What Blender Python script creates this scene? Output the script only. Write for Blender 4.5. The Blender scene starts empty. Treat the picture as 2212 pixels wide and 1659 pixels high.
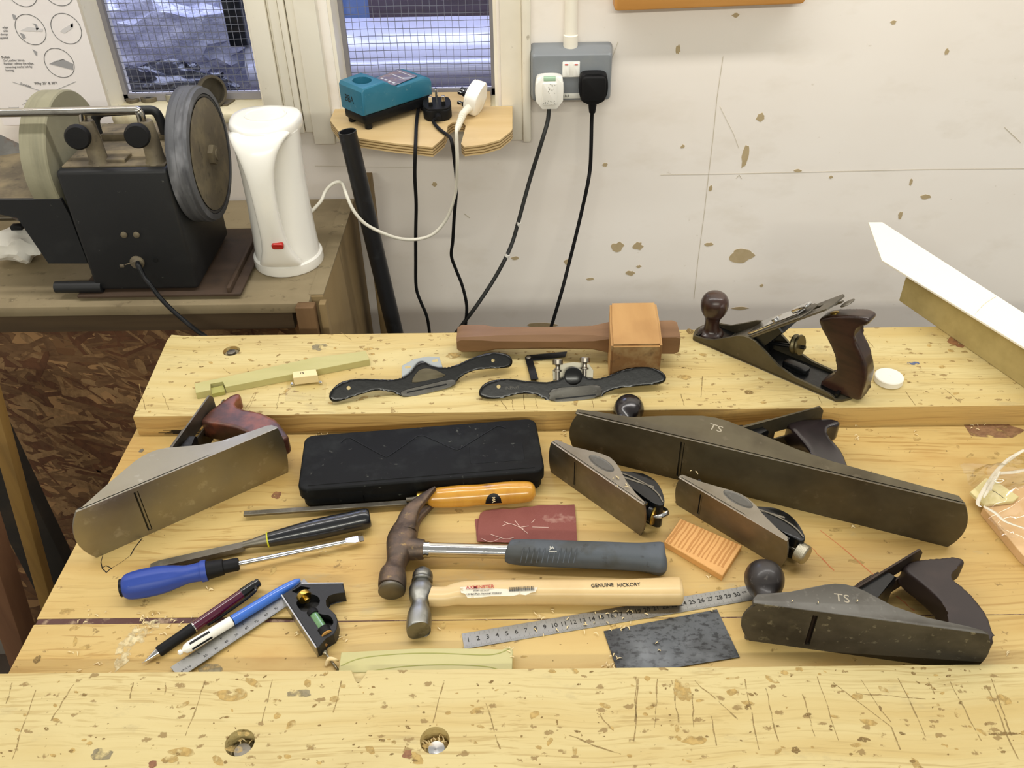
import bpy, bmesh, math, random
from mathutils import Vector, Matrix, noise
V = Vector
rnd = random.Random(7)
rad = math.radians
scn = bpy.context.scene
COL = scn.collection

# ------------------------------------------------------------------ camera
PITCH, ROLL, YAW, FPX, IW, IH = rad(37.3), rad(-1.264), rad(-.843), 1905., 2212, 1659
CAM = V((0, 0, .7545))                       # the bench well is z = 0
def cam_axes():
    cp, sp, cy, sy = math.cos(PITCH), math.sin(PITCH), math.cos(YAW), math.sin(YAW)
    f = V((sy*cp, cy*cp, -sp)); r = V((cy, -sy, 0)); u = r.cross(f)
    cr, sr = math.cos(ROLL), math.sin(ROLL)
    return f, cr*r + sr*u, -sr*r + cr*u
FW, RT, UP = cam_axes()
cd = bpy.data.cameras.new('camera'); cam = bpy.data.objects.new('camera', cd); COL.objects.link(cam)
cam.matrix_world = Matrix(((RT.x, UP.x, -FW.x, CAM.x), (RT.y, UP.y, -FW.y, CAM.y), (RT.z, UP.z, -FW.z, CAM.z), (0, 0, 0, 1)))
cd.sensor_fit = 'HORIZONTAL'; cd.sensor_width = 36; cd.lens = FPX/IW*36; cd.clip_start = .01
scn.camera = cam

# ------------------------------------------------------------------ world, lamps, exposure
w = bpy.data.worlds.new('world'); scn.world = w; w.use_nodes = True
w.node_tree.nodes['Background'].inputs[0].default_value = (1, .985, .90, 1)
w.node_tree.nodes['Background'].inputs[1].default_value = .40
def area(name, loc, size, size_y, power, col, look):
    l = bpy.data.lights.new(name, 'AREA'); l.shape = 'RECTANGLE'; l.size = size; l.size_y = size_y
    l.energy = power; l.color = col
    o = bpy.data.objects.new(name, l); COL.objects.link(o); o.location = loc
    o.rotation_euler = (V(look) - V(loc)).to_track_quat('-Z', 'Z').to_euler()
    return o
area('ceiling_tube_light', (.25, 1.06, 1.70), 3.6, .10, 33, (1, .962, .91), (.25, 1.35, 0))
area('ceiling_tube_light', (.0, -2.3, 1.9), 3.4, .12, 64, (1, .975, .85), (0, .6, 0))
area('yard_daylight', (-.5, 2.6, 1.7), 2.5, 1.2, 75, (.66, .70, 1), (-.5, 2.1, 0))
vs = scn.view_settings
scn.display_settings.display_device = 'sRGB'
vs.view_transform = 'Standard'; vs.look = 'None'; vs.gamma = 1; vs.use_curve_mapping = False; vs.exposure = -0.03

# ------------------------------------------------------------------ pixel rays to real points
def ray(x, y): return FW*FPX + RT*(x - IW/2) + UP*(IH/2 - y)
def PP(x, y, o, n):
    d = ray(x, y); return CAM + d*((V(o) - CAM).dot(n)/d.dot(n))
def PZ(x, y, z=0): return PP(x, y, (0, 0, z), V((0, 0, 1)))
def PY(x, y, Y): return PP(x, y, (0, Y, 0), V((0, 1, 0)))

# ------------------------------------------------------------------ geometry helpers
def frame(o, x, y):
    x = V(x).normalized(); y = V(y); y = (y - x*y.dot(x)).normalized(); z = x.cross(y)
    return Matrix(((x.x, y.x, z.x, o[0]), (x.y, y.y, z.y, o[1]), (x.z, y.z, z.z, o[2]), (0, 0, 0, 1)))
def aim(o, d, up=(0, 0, 1)):
    """frame whose z axis points along d"""
    d = V(d).normalized(); up = V(up)
    if abs(d.dot(up)) > .99: up = V((0, 1, 0))
    x = up.cross(d).normalized(); y = d.cross(x)
    return Matrix(((x.x, y.x, d.x, o[0]), (x.y, y.y, d.y, o[1]), (x.z, y.z, d.z, o[2]), (0, 0, 0, 1)))
I4 = Matrix.Identity(4)
def T(x, y, z): return Matrix.Translation((x, y, z))
def RX(a): return Matrix.Rotation(rad(a), 4, 'X')
def RY(a): return Matrix.Rotation(rad(a), 4, 'Y')
def RZ(a): return Matrix.Rotation(rad(a), 4, 'Z')
class G:
    def __init__(s, M=I4): s.v = []; s.f = []; s.M = M
    def put(s, vs, fs, F=I4):
        n = len(s.v); A = s.M @ F
        s.v += [A @ V(p) for p in vs]; s.f += [[n+i for i in f] for f in fs]; return s
    def bm(s, b, F=I4):
        b.verts.index_update(); s.put([v.co.copy() for v in b.verts], [[v.index for v in f.verts] for f in b.faces], F); b.free(); return s
    def box(s, c, d, F=I4, bev=0, seg=2):
        b = bmesh.new(); bmesh.ops.create_cube(b, size=1)
        for v in b.verts: v.co = V((v.co.x*d[0], v.co.y*d[1], v.co.z*d[2])) + V(c)
        if bev: bmesh.ops.bevel(b, geom=b.edges[:], offset=bev, segments=seg, affect='EDGES', profile=.5)
        return s.bm(b, F)
    def prism(s, pts, t0, t1, F=I4, bev=0, seg=2, top=True, bot=True):
        a = sum(pts[i][0]*pts[(i+1) % len(pts)][1]-pts[(i+1) % len(pts)][0]*pts[i][1] for i in range(len(pts)))
        if a < 0: pts = pts[::-1]
        b = bmesh.new(); n = len(pts)
        lo = [b.verts.new((p[0], p[1], t0)) for p in pts]; hi = [b.verts.new((p[0], p[1], t1)) for p in pts]
        ft = b.faces.new(hi); fb = b.faces.new(lo[::-1])
        for i in range(n): b.faces.new((lo[i], lo[(i+1) % n], hi[(i+1) % n], hi[i]))
        if bev:
            es = [e for e in b.edges if (top and e in ft.edges) or (bot and e in fb.edges)]
            bmesh.ops.bevel(b, geom=es, offset=bev, segments=seg, affect='EDGES', profile=.5, clamp_overlap=True)
        return s.bm(b, F)
    def lathe(s, prof, F=I4, seg=24, sy=1.):
        vs = []; fs = []; n = len(prof)
        for r, z in prof:
            for k in range(seg):
                a = 2*math.pi*k/seg; vs.append((max(r, 1e-5)*math.cos(a), max(r, 1e-5)*math.sin(a)*sy, z))
        for i in range(n-1):
            for k in range(seg):
                q = (k+1) % seg; fs.append((i*seg+k, i*seg+q, (i+1)*seg+q, (i+1)*seg+k))
        fs.append(tuple(range(seg))[::-1]); fs.append(tuple((n-1)*seg+k for k in range(seg)))
        return s.put(vs, fs, F)
    def loft(s, rings, F=I4, cap=True):
        m = len(rings[0]); vs = [p for r in rings for p in r]; fs = []
        for i in range(len(rings)-1):
            for k in range(m):
                q = (k+1) % m; fs.append((i*m+k, i*m+q, (i+1)*m+q, (i+1)*m+k))
        if cap: fs.append(tuple(range(m))[::-1]); fs.append(tuple((len(rings)-1)*m+k for k in range(m)))
        return s.put(vs, fs, F)
    def tube(s, pts, r, seg=10, sub=6, flat=1.):
        pts = [V(p) for p in pts]
        n0 = len(pts); rr = r if isinstance(r, (list, tuple)) else [r]*n0
        if sub > 1 and n0 > 2: pts, rr = cat(pts, sub, rr)
        rings = []; up = None
        for i, p in enumerate(pts):
            d = (pts[min(i+1, len(pts)-1)] - pts[max(i-1, 0)]).normalized()
            if up is None: up = V((0, 0, 1)) if abs(d.z) < .9 else V((0, 1, 0))
            x = up.cross(d).normalized(); y = d.cross(x).normalized(); up = y
            rings.append([p + (x*math.cos(2*math.pi*k/seg) + y*math.sin(2*math.pi*k/seg)*flat)*rr[i] for k in range(seg)])
        return s.loft(rings)
    def ball(s, c, r, F=I4, seg=20, sz=(1, 1, 1)):
        prof = [(r*math.sin(math.pi*i/12), -r*math.cos(math.pi*i/12)) for i in range(13)]
        return s.lathe(prof, F @ T(*c) @ Matrix.Diagonal((*sz, 1)), seg)
def cat(pts, sub, rr=None):
    out = []; ro = []; n = len(pts)
    for i in range(n-1):
        p0, p1, p2, p3 = pts[max(i-1, 0)], pts[i], pts[i+1], pts[min(i+2, n-1)]
        for k in range(sub):
            t = k/sub
            out.append(.5*((2*p1) + (p2-p0)*t + (2*p0-5*p1+4*p2-p3)*t*t + (3*p1-p0-3*p2+p3)*t**3))
            if rr: ro.append(rr[i]*(1-t) + rr[i+1]*t)
    out.append(pts[-1])
    if rr: ro.append(rr[-1]); return out, ro
    return out
def closed(pts, sub=5):
    """smooth closed 2D outline through pts"""
    n = len(pts); P = [V(p) for p in pts]; out = []
    for i in range(n):
        p0, p1, p2, p3 = P[i-1], P[i], P[(i+1) % n], P[(i+2) % n]
        for k in range(sub):
            t = k/sub
            out.append(.5*((2*p1) + (p2-p0)*t + (2*p0-5*p1+4*p2-p3)*t*t + (3*p1-p0-3*p2+p3)*t**3))
    return out
def opened(pts, sub=5): return cat([V(p) for p in pts], sub)
def circ(cx, cy, r, n=20, ry=None, a0=0):
    return [(cx+r*math.cos(a0+2*math.pi*k/n), cy+(ry or r)*math.sin(a0+2*math.pi*k/n)) for k in range(n)]
def rrect(x0, y0, x1, y1, r, n=4):
    o = []
    for cx, cy, a in ((x1-r, y1-r, 0), (x0+r, y1-r, 90), (x0+r, y0+r, 180), (x1-r, y0+r, 270)):
        for k in range(n+1): o.append((cx+r*math.cos(rad(a+90*k/n)), cy+r*math.sin(rad(a+90*k/n))))
    return o

# ------------------------------------------------------------------ object helpers
def mesh_from(name, g, base=None, ang=38):
    vs = g.v if base is None else [base @ p for p in g.v]
    me = bpy.data.meshes.new(name); me.from_pydata([tuple(p) for p in vs], [], g.f)
    b = bmesh.new(); b.from_mesh(me); bmesh.ops.recalc_face_normals(b, faces=b.faces[:]); b.to_mesh(me); b.free()
    me.polygons.foreach_set('use_smooth', [True]*len(me.polygons)); me.set_sharp_from_angle(angle=rad(ang)); me.update()
    return me
def obj(name, g, m, parent=None, local=False, label=None, kind=None, ang=38):
    """one mesh object; world-space geometry unless local; parents are placed before their parts"""
    inv = None
    if parent is not None and not local: inv = root_matrix(parent).inverted()
    me = mesh_from(name, g, inv, ang); o = bpy.data.objects.new(name, me); COL.objects.link(o)
    if isinstance(m, (list, tuple)):
        for q in m: me.materials.append(q)
    elif m: me.materials.append(m)
    if parent is not None: o.parent = parent
    if label: o['label'] = label
    if kind: o['kind'] = kind
    return o
def root_matrix(o):
    m = o.matrix_basis.copy()
    while o.parent: o = o.parent; m = o.matrix_basis @ m
    return m
def tag(o, label, cat_, group=None, kind=None):
    o['label'] = label; o['category'] = cat_
    if group: o['group'] = group
    if kind: o['kind'] = kind
    return o
def thing(name, label, cat_, M=I4, group=None):
    o = bpy.data.objects.new(name, None); COL.objects.link(o); o.empty_display_size = .02
    if not isinstance(M, Matrix): M = Matrix.Translation(M)
    o.matrix_basis = M; tag(o, label, cat_, group); return o
def struct(name, g, m, parent=None, label=None):
    o = obj(name, g, m, parent, label=label)
    if parent is None: o['kind'] = 'structure'
    return o
def cut(o, g):
    me = mesh_from('cutter', g, root_matrix(o).inverted()); c = bpy.data.objects.new('cutter', me); COL.objects.link(c)
    c.matrix_basis = root_matrix(o)
    md = o.modifiers.new('b', 'BOOLEAN'); md.object = c; md.operation = 'DIFFERENCE'; md.solver = 'EXACT'
    bpy.context.view_layer.update()
    dg = bpy.context.evaluated_depsgraph_get(); nm = bpy.data.meshes.new_from_object(o.evaluated_get(dg))
    o.modifiers.clear(); o.data = nm; bpy.data.objects.remove(c)
    nm.polygons.foreach_set('use_smooth', [True]*len(nm.polygons)); nm.set_sharp_from_angle(angle=rad(30))
def text(s, size, F, m, parent, name='lettering', ext=.00012, ax='CENTER', sx=1., off=0):
    cu = bpy.data.curves.new('t', 'FONT'); cu.body = s; cu.size = size; cu.extrude = ext; cu.align_x = ax; cu.align_y = 'CENTER'; cu.offset = off
    cu.resolution_u = 3
    t = bpy.data.objects.new('t', cu); COL.objects.link(t); bpy.context.view_layer.update()
    dg = bpy.context.evaluated_depsgraph_get(); me = bpy.data.meshes.new_from_object(t.evaluated_get(dg)); bpy.data.objects.remove(t)
    me.transform(root_matrix(parent).inverted() @ F @ Matrix.Diagonal((sx, 1, 1, 1)) if parent is not None else F @ Matrix.Diagonal((sx, 1, 1, 1)))
    me.materials.clear(); me.materials.append(m)
    o = bpy.data.objects.new(name, me); COL.objects.link(o); o.parent = parent
    return o
def organic(o, vox=.0016, it=5):
    md = o.modifiers.new('r', 'REMESH'); md.mode = 'VOXEL'; md.voxel_size = vox; sm = o.modifiers.new('s', 'SMOOTH'); sm.factor = .5; sm.iterations = it
    bpy.context.view_layer.update(); dg = bpy.context.evaluated_depsgraph_get(); nm = bpy.data.meshes.new_from_object(o.evaluated_get(dg)); mt = o.data.materials[0]
    o.modifiers.clear(); o.data = nm; nm.materials.clear(); nm.materials.append(mt); nm.polygons.foreach_set('use_smooth', [True]*len(nm.polygons)); nm.update(); return o
def copy_thing(o, M, label=None, group=None):
    def rec(a, par):
        c = a.copy(); COL.objects.link(c); c.parent = par
        for ch in [q for q in bpy.data.objects if q.parent == a]: rec(ch, c)
        return c
    c = rec(o, None); c.matrix_basis = M
    if label: c['label'] = label
    if group: c['group'] = group
    return c

# ------------------------------------------------------------------ materials
def lin(c):
    if isinstance(c, str): c = [int(c[i:i+2], 16)/255 for i in (0, 2, 4)]
    return tuple((x/12.92 if x <= .04045 else ((x+.055)/1.055)**2.4) for x in c) + (1,)
def mat(name, base, rough=.5, metal=0, layers=(), bump=None, coat=0, spec=.5, trans=0, ior=1.45, alpha=1, rl=None, emit=None, sheen=0):
    """layers: (scale | (sx,sy,sz), lo, hi, colour, amount[, kind]) mixed over the base in turn"""
    m = bpy.data.materials.new(name); m.use_nodes = True; nt = m.node_tree; N = nt.nodes; L = nt.links
    b = N['Principled BSDF']; tc = N.new('ShaderNodeTexCoord')
    b.inputs['Roughness'].default_value = rough; b.inputs['Metallic'].default_value = metal
    b.inputs['Coat Weight'].default_value = coat; b.inputs['Coat Roughness'].default_value = .15
    b.inputs['Specular IOR Level'].default_value = spec; b.inputs['Transmission Weight'].default_value = trans; b.inputs['IOR'].default_value = ior
    b.inputs['Alpha'].default_value = alpha
    if emit: b.inputs['Emission Color'].default_value = lin(emit[0]); b.inputs['Emission Strength'].default_value = emit[1]
    cur = N.new('ShaderNodeRGB'); cur.outputs[0].default_value = lin(base); cur = cur.outputs[0]
    def tex(sc, kind='noise', detail=4, off=0):
        mp = N.new('ShaderNodeMapping'); L.new(tc.outputs['Object'], mp.inputs[0])
        if not isinstance(sc, (tuple, list)): sc = (sc,)*3
        mp.inputs['Scale'].default_value = sc; mp.inputs['Location'].default_value = (off*3.1, off*1.7, off*.9)
        if kind == 'voronoi': t = N.new('ShaderNodeTexVoronoi'); t.inputs['Scale'].default_value = 1; L.new(mp.outputs[0], t.inputs['Vector']); return t.outputs['Distance']
        if kind == 'cell': t = N.new('ShaderNodeTexVoronoi'); t.inputs['Scale'].default_value = 1; L.new(mp.outputs[0], t.inputs['Vector']); return t.outputs['Color']
        if kind == 'wave':
            t = N.new('ShaderNodeTexWave'); t.bands_direction = 'Y'; t.inputs['Scale'].default_value = 1; t.inputs['Distortion'].default_value = 5
            t.inputs['Detail'].default_value = 3; t.inputs['Detail Scale'].default_value = .6; L.new(mp.outputs[0], t.inputs['Vector']); return t.outputs['Fac']
        t = N.new('ShaderNodeTexNoise'); t.inputs['Scale'].default_value = 1; t.inputs['Detail'].default_value = detail; t.inputs['Roughness'].default_value = .6
        L.new(mp.outputs[0], t.inputs['Vector']); return t.outputs['Fac']
    def ramp(f, lo, hi, amt):
        r = N.new('ShaderNodeMapRange'); r.inputs['From Min'].default_value = lo; r.inputs['From Max'].default_value = hi
        r.inputs['To Max'].default_value = amt; L.new(f, r.inputs['Value']); return r.outputs[0]
    for i, ly in enumerate(layers):
        sc, lo, hi, colr, amt = ly[:5]; kd = ly[5] if len(ly) > 5 else 'noise'
        mx = N.new('ShaderNodeMix'); mx.data_type = 'RGBA'; mx.inputs[7].default_value = lin(colr)
        L.new(cur, mx.inputs[6]); L.new(ramp(tex(sc, kd, off=i+1), lo, hi, amt), mx.inputs[0]); cur = mx.outputs[2]
    L.new(cur, b.inputs['Base Color'])
    if rl: L.new(_add(N, L, ramp(tex(rl[0], off=9), .35, .7, rl[1]), rough), b.inputs['Roughness'])
    if bump:
        bp = N.new('ShaderNodeBump'); bp.inputs['Strength'].default_value = bump[1]; bp.inputs['Distance'].default_value = bump[2] if len(bump) > 2 else .001
        L.new(tex(bump[0], off=5), bp.inputs['Height']); L.new(bp.outputs[0], b.inputs['Normal'])
    return m
def _add(N, L, s, v):
    a = N.new('ShaderNodeMath'); a.operation = 'ADD'; a.inputs[1].default_value = v; L.new(s, a.inputs[0]); return a.outputs[0]
def wood(name, base, dark, late, gx=(2.2, 45, 45), amt=.5, rough=.6, dirt=None, extra=(), coat=0, bump=.15):
    ly = [(gx, .35, .75, dark, amt), ((gx[0]*.6, gx[1]*.28, gx[2]*.28), .45, .75, late, amt*.9)]
    if dirt: ly.append((9, .5, .75, dirt, .45))
    return mat(name, base, rough, layers=tuple(ly)+tuple(extra), bump=((gx[0]*2, gx[1]*2, gx[2]*2), bump, .0006), coat=coat)

def bench_wood(name, base, fine, band, stain, grey, fs=(3.5, 330, 330), bands=(1.1, 17, 17), specks=((95, 190, 190), .30, '7A6236', .75), rough=.58, seed=0.):
    """pine: fine growth lines, wide figure, dull stains and scattered knocks, all in object space"""
    m = bpy.data.materials.new(name); m.use_nodes = True; nt = m.node_tree; N = nt.nodes; L = nt.links; b = N['Principled BSDF']
    tc = N.new('ShaderNodeTexCoord'); b.inputs['Roughness'].default_value = rough; b.inputs['Specular IOR Level'].default_value = .35
    wn = N.new('ShaderNodeTexNoise'); wn.inputs['Scale'].default_value = 5; wn.inputs['Detail'].default_value = 2; L.new(tc.outputs['Object'], wn.inputs['Vector'])
    wv = N.new('ShaderNodeVectorMath'); wv.operation = 'MULTIPLY_ADD'; wv.inputs[1].default_value = (.0, .035, .035); L.new(wn.outputs['Color'], wv.inputs[0]); L.new(tc.outputs['Object'], wv.inputs[2])
    def mp(sc, src=None, off=0.):
        q = N.new('ShaderNodeMapping'); q.inputs['Scale'].default_value = sc; q.inputs['Location'].default_value = (off+seed, off*1.3, off*.7); L.new(src or tc.outputs['Object'], q.inputs[0]); return q.outputs[0]
    def nz(v, det=4, r=.6):
        t = N.new('ShaderNodeTexNoise'); t.inputs['Scale'].default_value = 1; t.inputs['Detail'].default_value = det; t.inputs['Roughness'].default_value = r; L.new(v, t.inputs['Vector']); return t.outputs['Fac']
    def rg(f, lo, hi, amt=1.):
        r = N.new('ShaderNodeMapRange'); r.interpolation_type = 'SMOOTHSTEP'; r.inputs['From Min'].default_value = lo; r.inputs['From Max'].default_value = hi; r.inputs['To Max'].default_value = amt; L.new(f, r.inputs['Value']); return r.outputs[0]
    def mul(p, q):
        t = N.new('ShaderNodeMath'); t.operation = 'MULTIPLY'; L.new(p, t.inputs[0]); L.new(q, t.inputs[1]); return t.outputs[0]
    def mix(cur, col, f):
        x = N.new('ShaderNodeMix'); x.data_type = 'RGBA'; x.inputs[7].default_value = lin(col); L.new(cur, x.inputs[6]); L.new(f, x.inputs[0]); return x.outputs[2]
    c = N.new('ShaderNodeRGB'); c.outputs[0].default_value = lin(base); c = c.outputs[0]
    c = mix(c, band, rg(nz(mp(bands, wv.outputs[0], 3.)), .42, .66, .85))
    fg = nz(mp(fs, wv.outputs[0], 1.), 3)
    c = mix(c, fine, mul(rg(fg, .50, .66, .7), rg(nz(mp((2, 9, 9), None, 7.)), .35, .6)))
    c = mix(c, stain, rg(nz(mp((5, 11, 11), None, 11.), 5), .53, .72, .55))
    c = mix(c, grey, rg(nz(mp((13, 24, 24), None, 17.), 6, .7), .58, .74, .5))
    sc, th, col, amt = specks
    vt = N.new('ShaderNodeTexVoronoi'); vt.inputs['Scale'].default_value = 1; vd = N.new('ShaderNodeVectorMath'); vd.operation = 'ADD'
    n2 = N.new('ShaderNodeTexNoise'); n2.inputs['Scale'].default_value = 260; n2.inputs['Detail'].default_value = 2; L.new(tc.outputs['Object'], n2.inputs['Vector'])
    n3 = N.new('ShaderNodeVectorMath'); n3.operation = 'SCALE'; n3.inputs['Scale'].default_value = .9; L.new(n2.outputs['Color'], n3.inputs[0])
    L.new(mp(sc, None, 5.), vd.inputs[0]); L.new(n3.outputs[0], vd.inputs[1]); L.new(vd.outputs[0], vt.inputs['Vector'])
    sp = N.new('ShaderNodeSeparateColor'); L.new(vt.outputs['Color'], sp.inputs[0])
    rad_ = N.new('ShaderNodeMath'); rad_.operation = 'POWER'; rad_.inputs[1].default_value = 3.2; L.new(sp.outputs[0], rad_.inputs[0])
    ra = N.new('ShaderNodeMath'); ra.operation = 'MULTIPLY'; ra.inputs[1].default_value = th; L.new(rad_.outputs[0], ra.inputs[0])
    df = N.new('ShaderNodeMath'); df.operation = 'SUBTRACT'; L.new(ra.outputs[0], df.inputs[0]); L.new(vt.outputs['Distance'], df.inputs[1])
    spk = rg(df.outputs[0], -.06, .10, amt); c = mix(c, col, spk); L.new(c, b.inputs['Base Color'])
    bp = N.new('ShaderNodeBump'); bp.inputs['Strength'].default_value = .35; bp.inputs['Distance'].default_value = .0006; bp.invert = True
    ad = N.new('ShaderNodeMath'); ad.operation = 'MULTIPLY_ADD'; ad.inputs[1].default_value = 2.; L.new(spk, ad.inputs[0]); L.new(fg, ad.inputs[2]); L.new(ad.outputs[0], bp.inputs['Height']); L.new(bp.outputs[0], b.inputs['Normal'])
    return m
m_pine = bench_wood('pale_pine', 'CFBE88', 'B0975F', 'C4AB6E', 'BAA470', 'A5956F', specks=((80, 150, 150), .42, '8A6F40', .8))
m_pine_well = bench_wood('warm_pine', 'CDB274', 'A98548', 'BE9A58', 'B68C4C', 'AE9F77', (2.5, 210, 210), (.9, 11, 11), specks=((50, 80, 80), .22, '7A6034', .7), rough=.5, seed=2.)
m_pine_edge = bench_wood('pine_slab_edge', 'C8A768', '86653A', 'B48F54', 'A88550', '8E7A55', (1.2, 50, 620), (.8, 8, 60), specks=((30, 60, 60), .15, '6E5430', .6), seed=5.)
def soft_mark(name, c1, c2, rough=.8, sc=420, lo=.42, hi=.58, c0=(0, 0)):
    """dirt ground into the surface: ragged, see-through edge from noise"""
    m = mat(name, c1, rough, layers=((160, .4, .6, c2, .7),)); nt = m.node_tree; N = nt.nodes; L = nt.links; b = N['Principled BSDF']
    tc = N.new('ShaderNodeTexCoord'); t = N.new('ShaderNodeTexNoise'); t.inputs['Scale'].default_value = sc; t.inputs['Detail'].default_value = 5; L.new(tc.outputs['Object'], t.inputs['Vector'])
    r = N.new('ShaderNodeMapRange'); r.inputs['From Min'].default_value = lo; r.inputs['From Max'].default_value = hi; L.new(t.outputs['Fac'], r.inputs['Value']); L.new(r.outputs[0], b.inputs['Alpha']); return m
m_mark = soft_mark('bruise_in_the_wood', '8E7444', '6F5832', .8, 700, .36, .50)
m_mark2 = soft_mark('shallow_bruise', 'C2A566', 'AC8E52', .8, 110, .36, .60)
m_grey_stain = soft_mark('grey_oil_stain', '94896A', '7C735C', .7, 110, .38, .60)
m_knot = soft_mark('knot_wood', '80563A', '9E7048', .6, 200, .30, .42)
m_burg = mat('dark_filler_strip', '54352F', .6, layers=((90, .5, .65, 'B8A080', .6),), bump=(300, .5))
m_wall = mat('old_cream_paint', 'FBF5EE', .55, layers=(((1.2, 1.2, 2.2), .45, .7, 'F1E8DE', .6), ((7, 7, 14), .55, .75, 'E4DACB', .4), ((40, 40, 55), .7, .76, 'B5A88C', .5), ((3, 3, 1.2), .6, .8, 'D9D2BE', .5)), bump=(60, .12, .001))
m_chip = mat('bare_plaster_patch', 'BFAC88', .8, layers=((60, .4, .6, 'B09C76', .5),))
m_crack = mat('crack_in_paint', 'C9BFAA', .8)
m_trim = mat('white_gloss_trim', 'F4EEDF', .4, layers=((5, .5, .7, 'DDD3BF', .5), ((50, 50, 30), .68, .74, '9A8F78', .6)), bump=(40, .15, .001))
m_black = mat('black_plastic', '111214', .42, spec=.25, layers=((30, .5, .7, '2E2F31', .5),))
m_blackrub = mat('black_rubber', '0F0F11', .6, spec=.3)
m_cable_w = mat('white_cable', 'E4E0D2', .5)
m_white = mat('white_plastic', 'F3F1EA', .22, layers=((8, .5, .8, 'E6E2D8', .5),), coat=.3)
m_teal = mat('teal_plastic', '2A6E88', .38, layers=((25, .5, .75, '4E8496', .35), ((90, .62, .7, '86A5AA', .3))), bump=(500, .1, .0004))
m_ply = wood('plywood_face', 'D2B888', 'BF9F6A', 'C2A676', (3, 40, 40), .6, .6, 'B09468')
m_chrome = mat('chrome', 'D8D8D8', .12, 1, layers=((60, .6, .7, '9A9A9A', .4),))
m_steel = mat('ground_steel', '9C9788', .34, 1, layers=((14, .45, .7, '8A8578', .6), (60, .6, .7, 'C2BDB2', .4)), rl=(12, .18), bump=((200, 8, 8), .05, .0005))
m_steel_d = mat('dull_steel', '807B70', .42, 1, layers=((18, .42, .7, '544F45', .7), (70, .6, .72, 'A29C90', .3)), rl=(20, .15))
m_iron = mat('brown_cast_iron', '6A6351', .5, .85, layers=((10, .42, .7, '423A2E', .75), (60, .62, .7, '7C7362', .4)), rl=(15, .15), bump=(300, .1, .0004))
m_jap = mat('black_japanning', '0E0F10', .3, layers=((80, .6, .72, '2C2E32', .5),), bump=(160, .3, .0006), coat=.1, spec=.4)
m_rose = mat('dark_rosewood', '35211A', .35, layers=(((20, 90, 90), .45, .65, '1C1210', .7), (12, .5, .7, '4C2F22', .5)), coat=.4)
m_ebon = mat('black_lacquered_wood', '1B1516', .25, layers=((25, .5, .7, '33262A', .4),), coat=.5)
m_redwood = mat('worn_reddish_wood', '4A2A20', .42, layers=((22, .45, .62, '8A4A30', .75), (60, .5, .68, '2A1A16', .6)), coat=.2)
m_brass = mat('brass', 'B79A4C', .3, 1, layers=((80, .5, .7, '8C7238', .5),))
m_dust = mat('sawdust', 'D9C08A', .9)
m_shav = mat('pale_wood_shaving', 'E6D2A2', .7)
m_ink = mat('black_ink', '1A1712', .7)
# ================================================================== THE ROOM
WY, PY_ = 1.57, 1.645            # wall face, pane plane
ZTOP, ZFL = 1.75, -.86
SZ = .185                        # window sill height
W1 = (-.744, -.457); W2 = (-.322, -.036)
g = G()
for x0, x1, z0, z1 in ((-2.2, W1[0], ZFL, ZTOP), (W1[0], W1[1], ZFL, SZ), (W1[1], W2[0], ZFL, ZTOP), (W2[0], W2[1], ZFL, SZ), (W2[1], 2.4, ZFL, ZTOP), (W1[0], W1[1], 1.2, ZTOP), (W2[0], W2[1], 1.2, ZTOP)):
    g.box(((x0+x1)/2, WY+.06, (z0+z1)/2), (x1-x0, .12, z1-z0))
wall = struct('wall_back', g, m_wall)
g = G(); g.box((-2.02, .6, .44), (.1, 2.0, 2.62)); struct('wall_left', g, m_wall)
def wall_blob(px, py, rx, ry, m, name, seed, jag=.35):
    """flaked patch on the wall, an irregular chip .3 mm deep"""
    c = PY(px, py, WY-.0004); r_ = random.Random(seed); k = (PY(px+10, py, WY)-PY(px, py, WY)).x/10
    pts = [(c.x + rx*k*(1+jag*(r_.random()-.5)*1.6)*math.cos(a), c.z + ry*k*1.1*(1+jag*(r_.random()-.5)*1.6)*math.sin(a)) for a in [2*math.pi*i/14 for i in range(14)]]
    g = G(); g.prism(closed(pts, 2), 0, .0005, frame((0, WY, 0), (1, 0, 0), (0, 0, 1)))
    return obj(name, g, m, wall)
for i, b in enumerate(((1603, 552, 24, 15), (1334, 534, 14, 11), (1378, 532, 10, 9), (1465, 107, 5, 9), (1643, 253, 9, 8), (1609, 340, 7, 24), (1723, 369, 8, 3), (1535, 407, 4, 7), (1968, 393, 4, 7), (2000, 425, 11, 5), (1945, 465, 4, 8), (1475, 317, 4, 4), (2045, 112, 5, 6), (1930, 48, 6, 4), (1590, 33, 8, 4), (1795, 383, 4, 3), (1113, 558, 8, 4), (1307, 356, 5, 4), (1225, 566, 6, 6), (1530, 528, 10, 4), (1380, 576, 5, 3), (1275, 603, 8, 3), (1170, 702, 28, 6), (938, 398, 5, 5), (1600, 666, 16, 3), (1645, 617, 4, 3), (1362, 590, 9, 5))):
    wall_blob(*b, m_chip, 'flaked_patch', i)
def wall_line(pts, wpx, name='hairline_crack'):
    k = .00057; g = G()
    P = [PY(x, y, WY-.0004) for x, y in pts]
    for a, b in zip(P, P[1:]):
        d = (b-a).normalized(); n = V((-d.z, 0, d.x))*wpx*k*.5; o = V((0, -.0002, 0))
        g.put([a-n, b-n, b+n, a+n, a-n+o, b-n+o, b+n+o, a+n+o], [(0, 1, 2, 3), (4, 7, 6, 5), (0, 4, 5, 1), (1, 5, 6, 2), (2, 6, 7, 3), (3, 7, 4, 0)])
    return obj(name, g, m_crack, wall)
wall_line([(1427, 378), (1600, 375), (1780, 371), (2000, 366), (2260, 364)], 1.4)
wall_line([(1562, 122), (1549, 210), (1540, 300), (1531, 375), (1522, 455), (1508, 560), (1499, 645)], 1.6)
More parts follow.
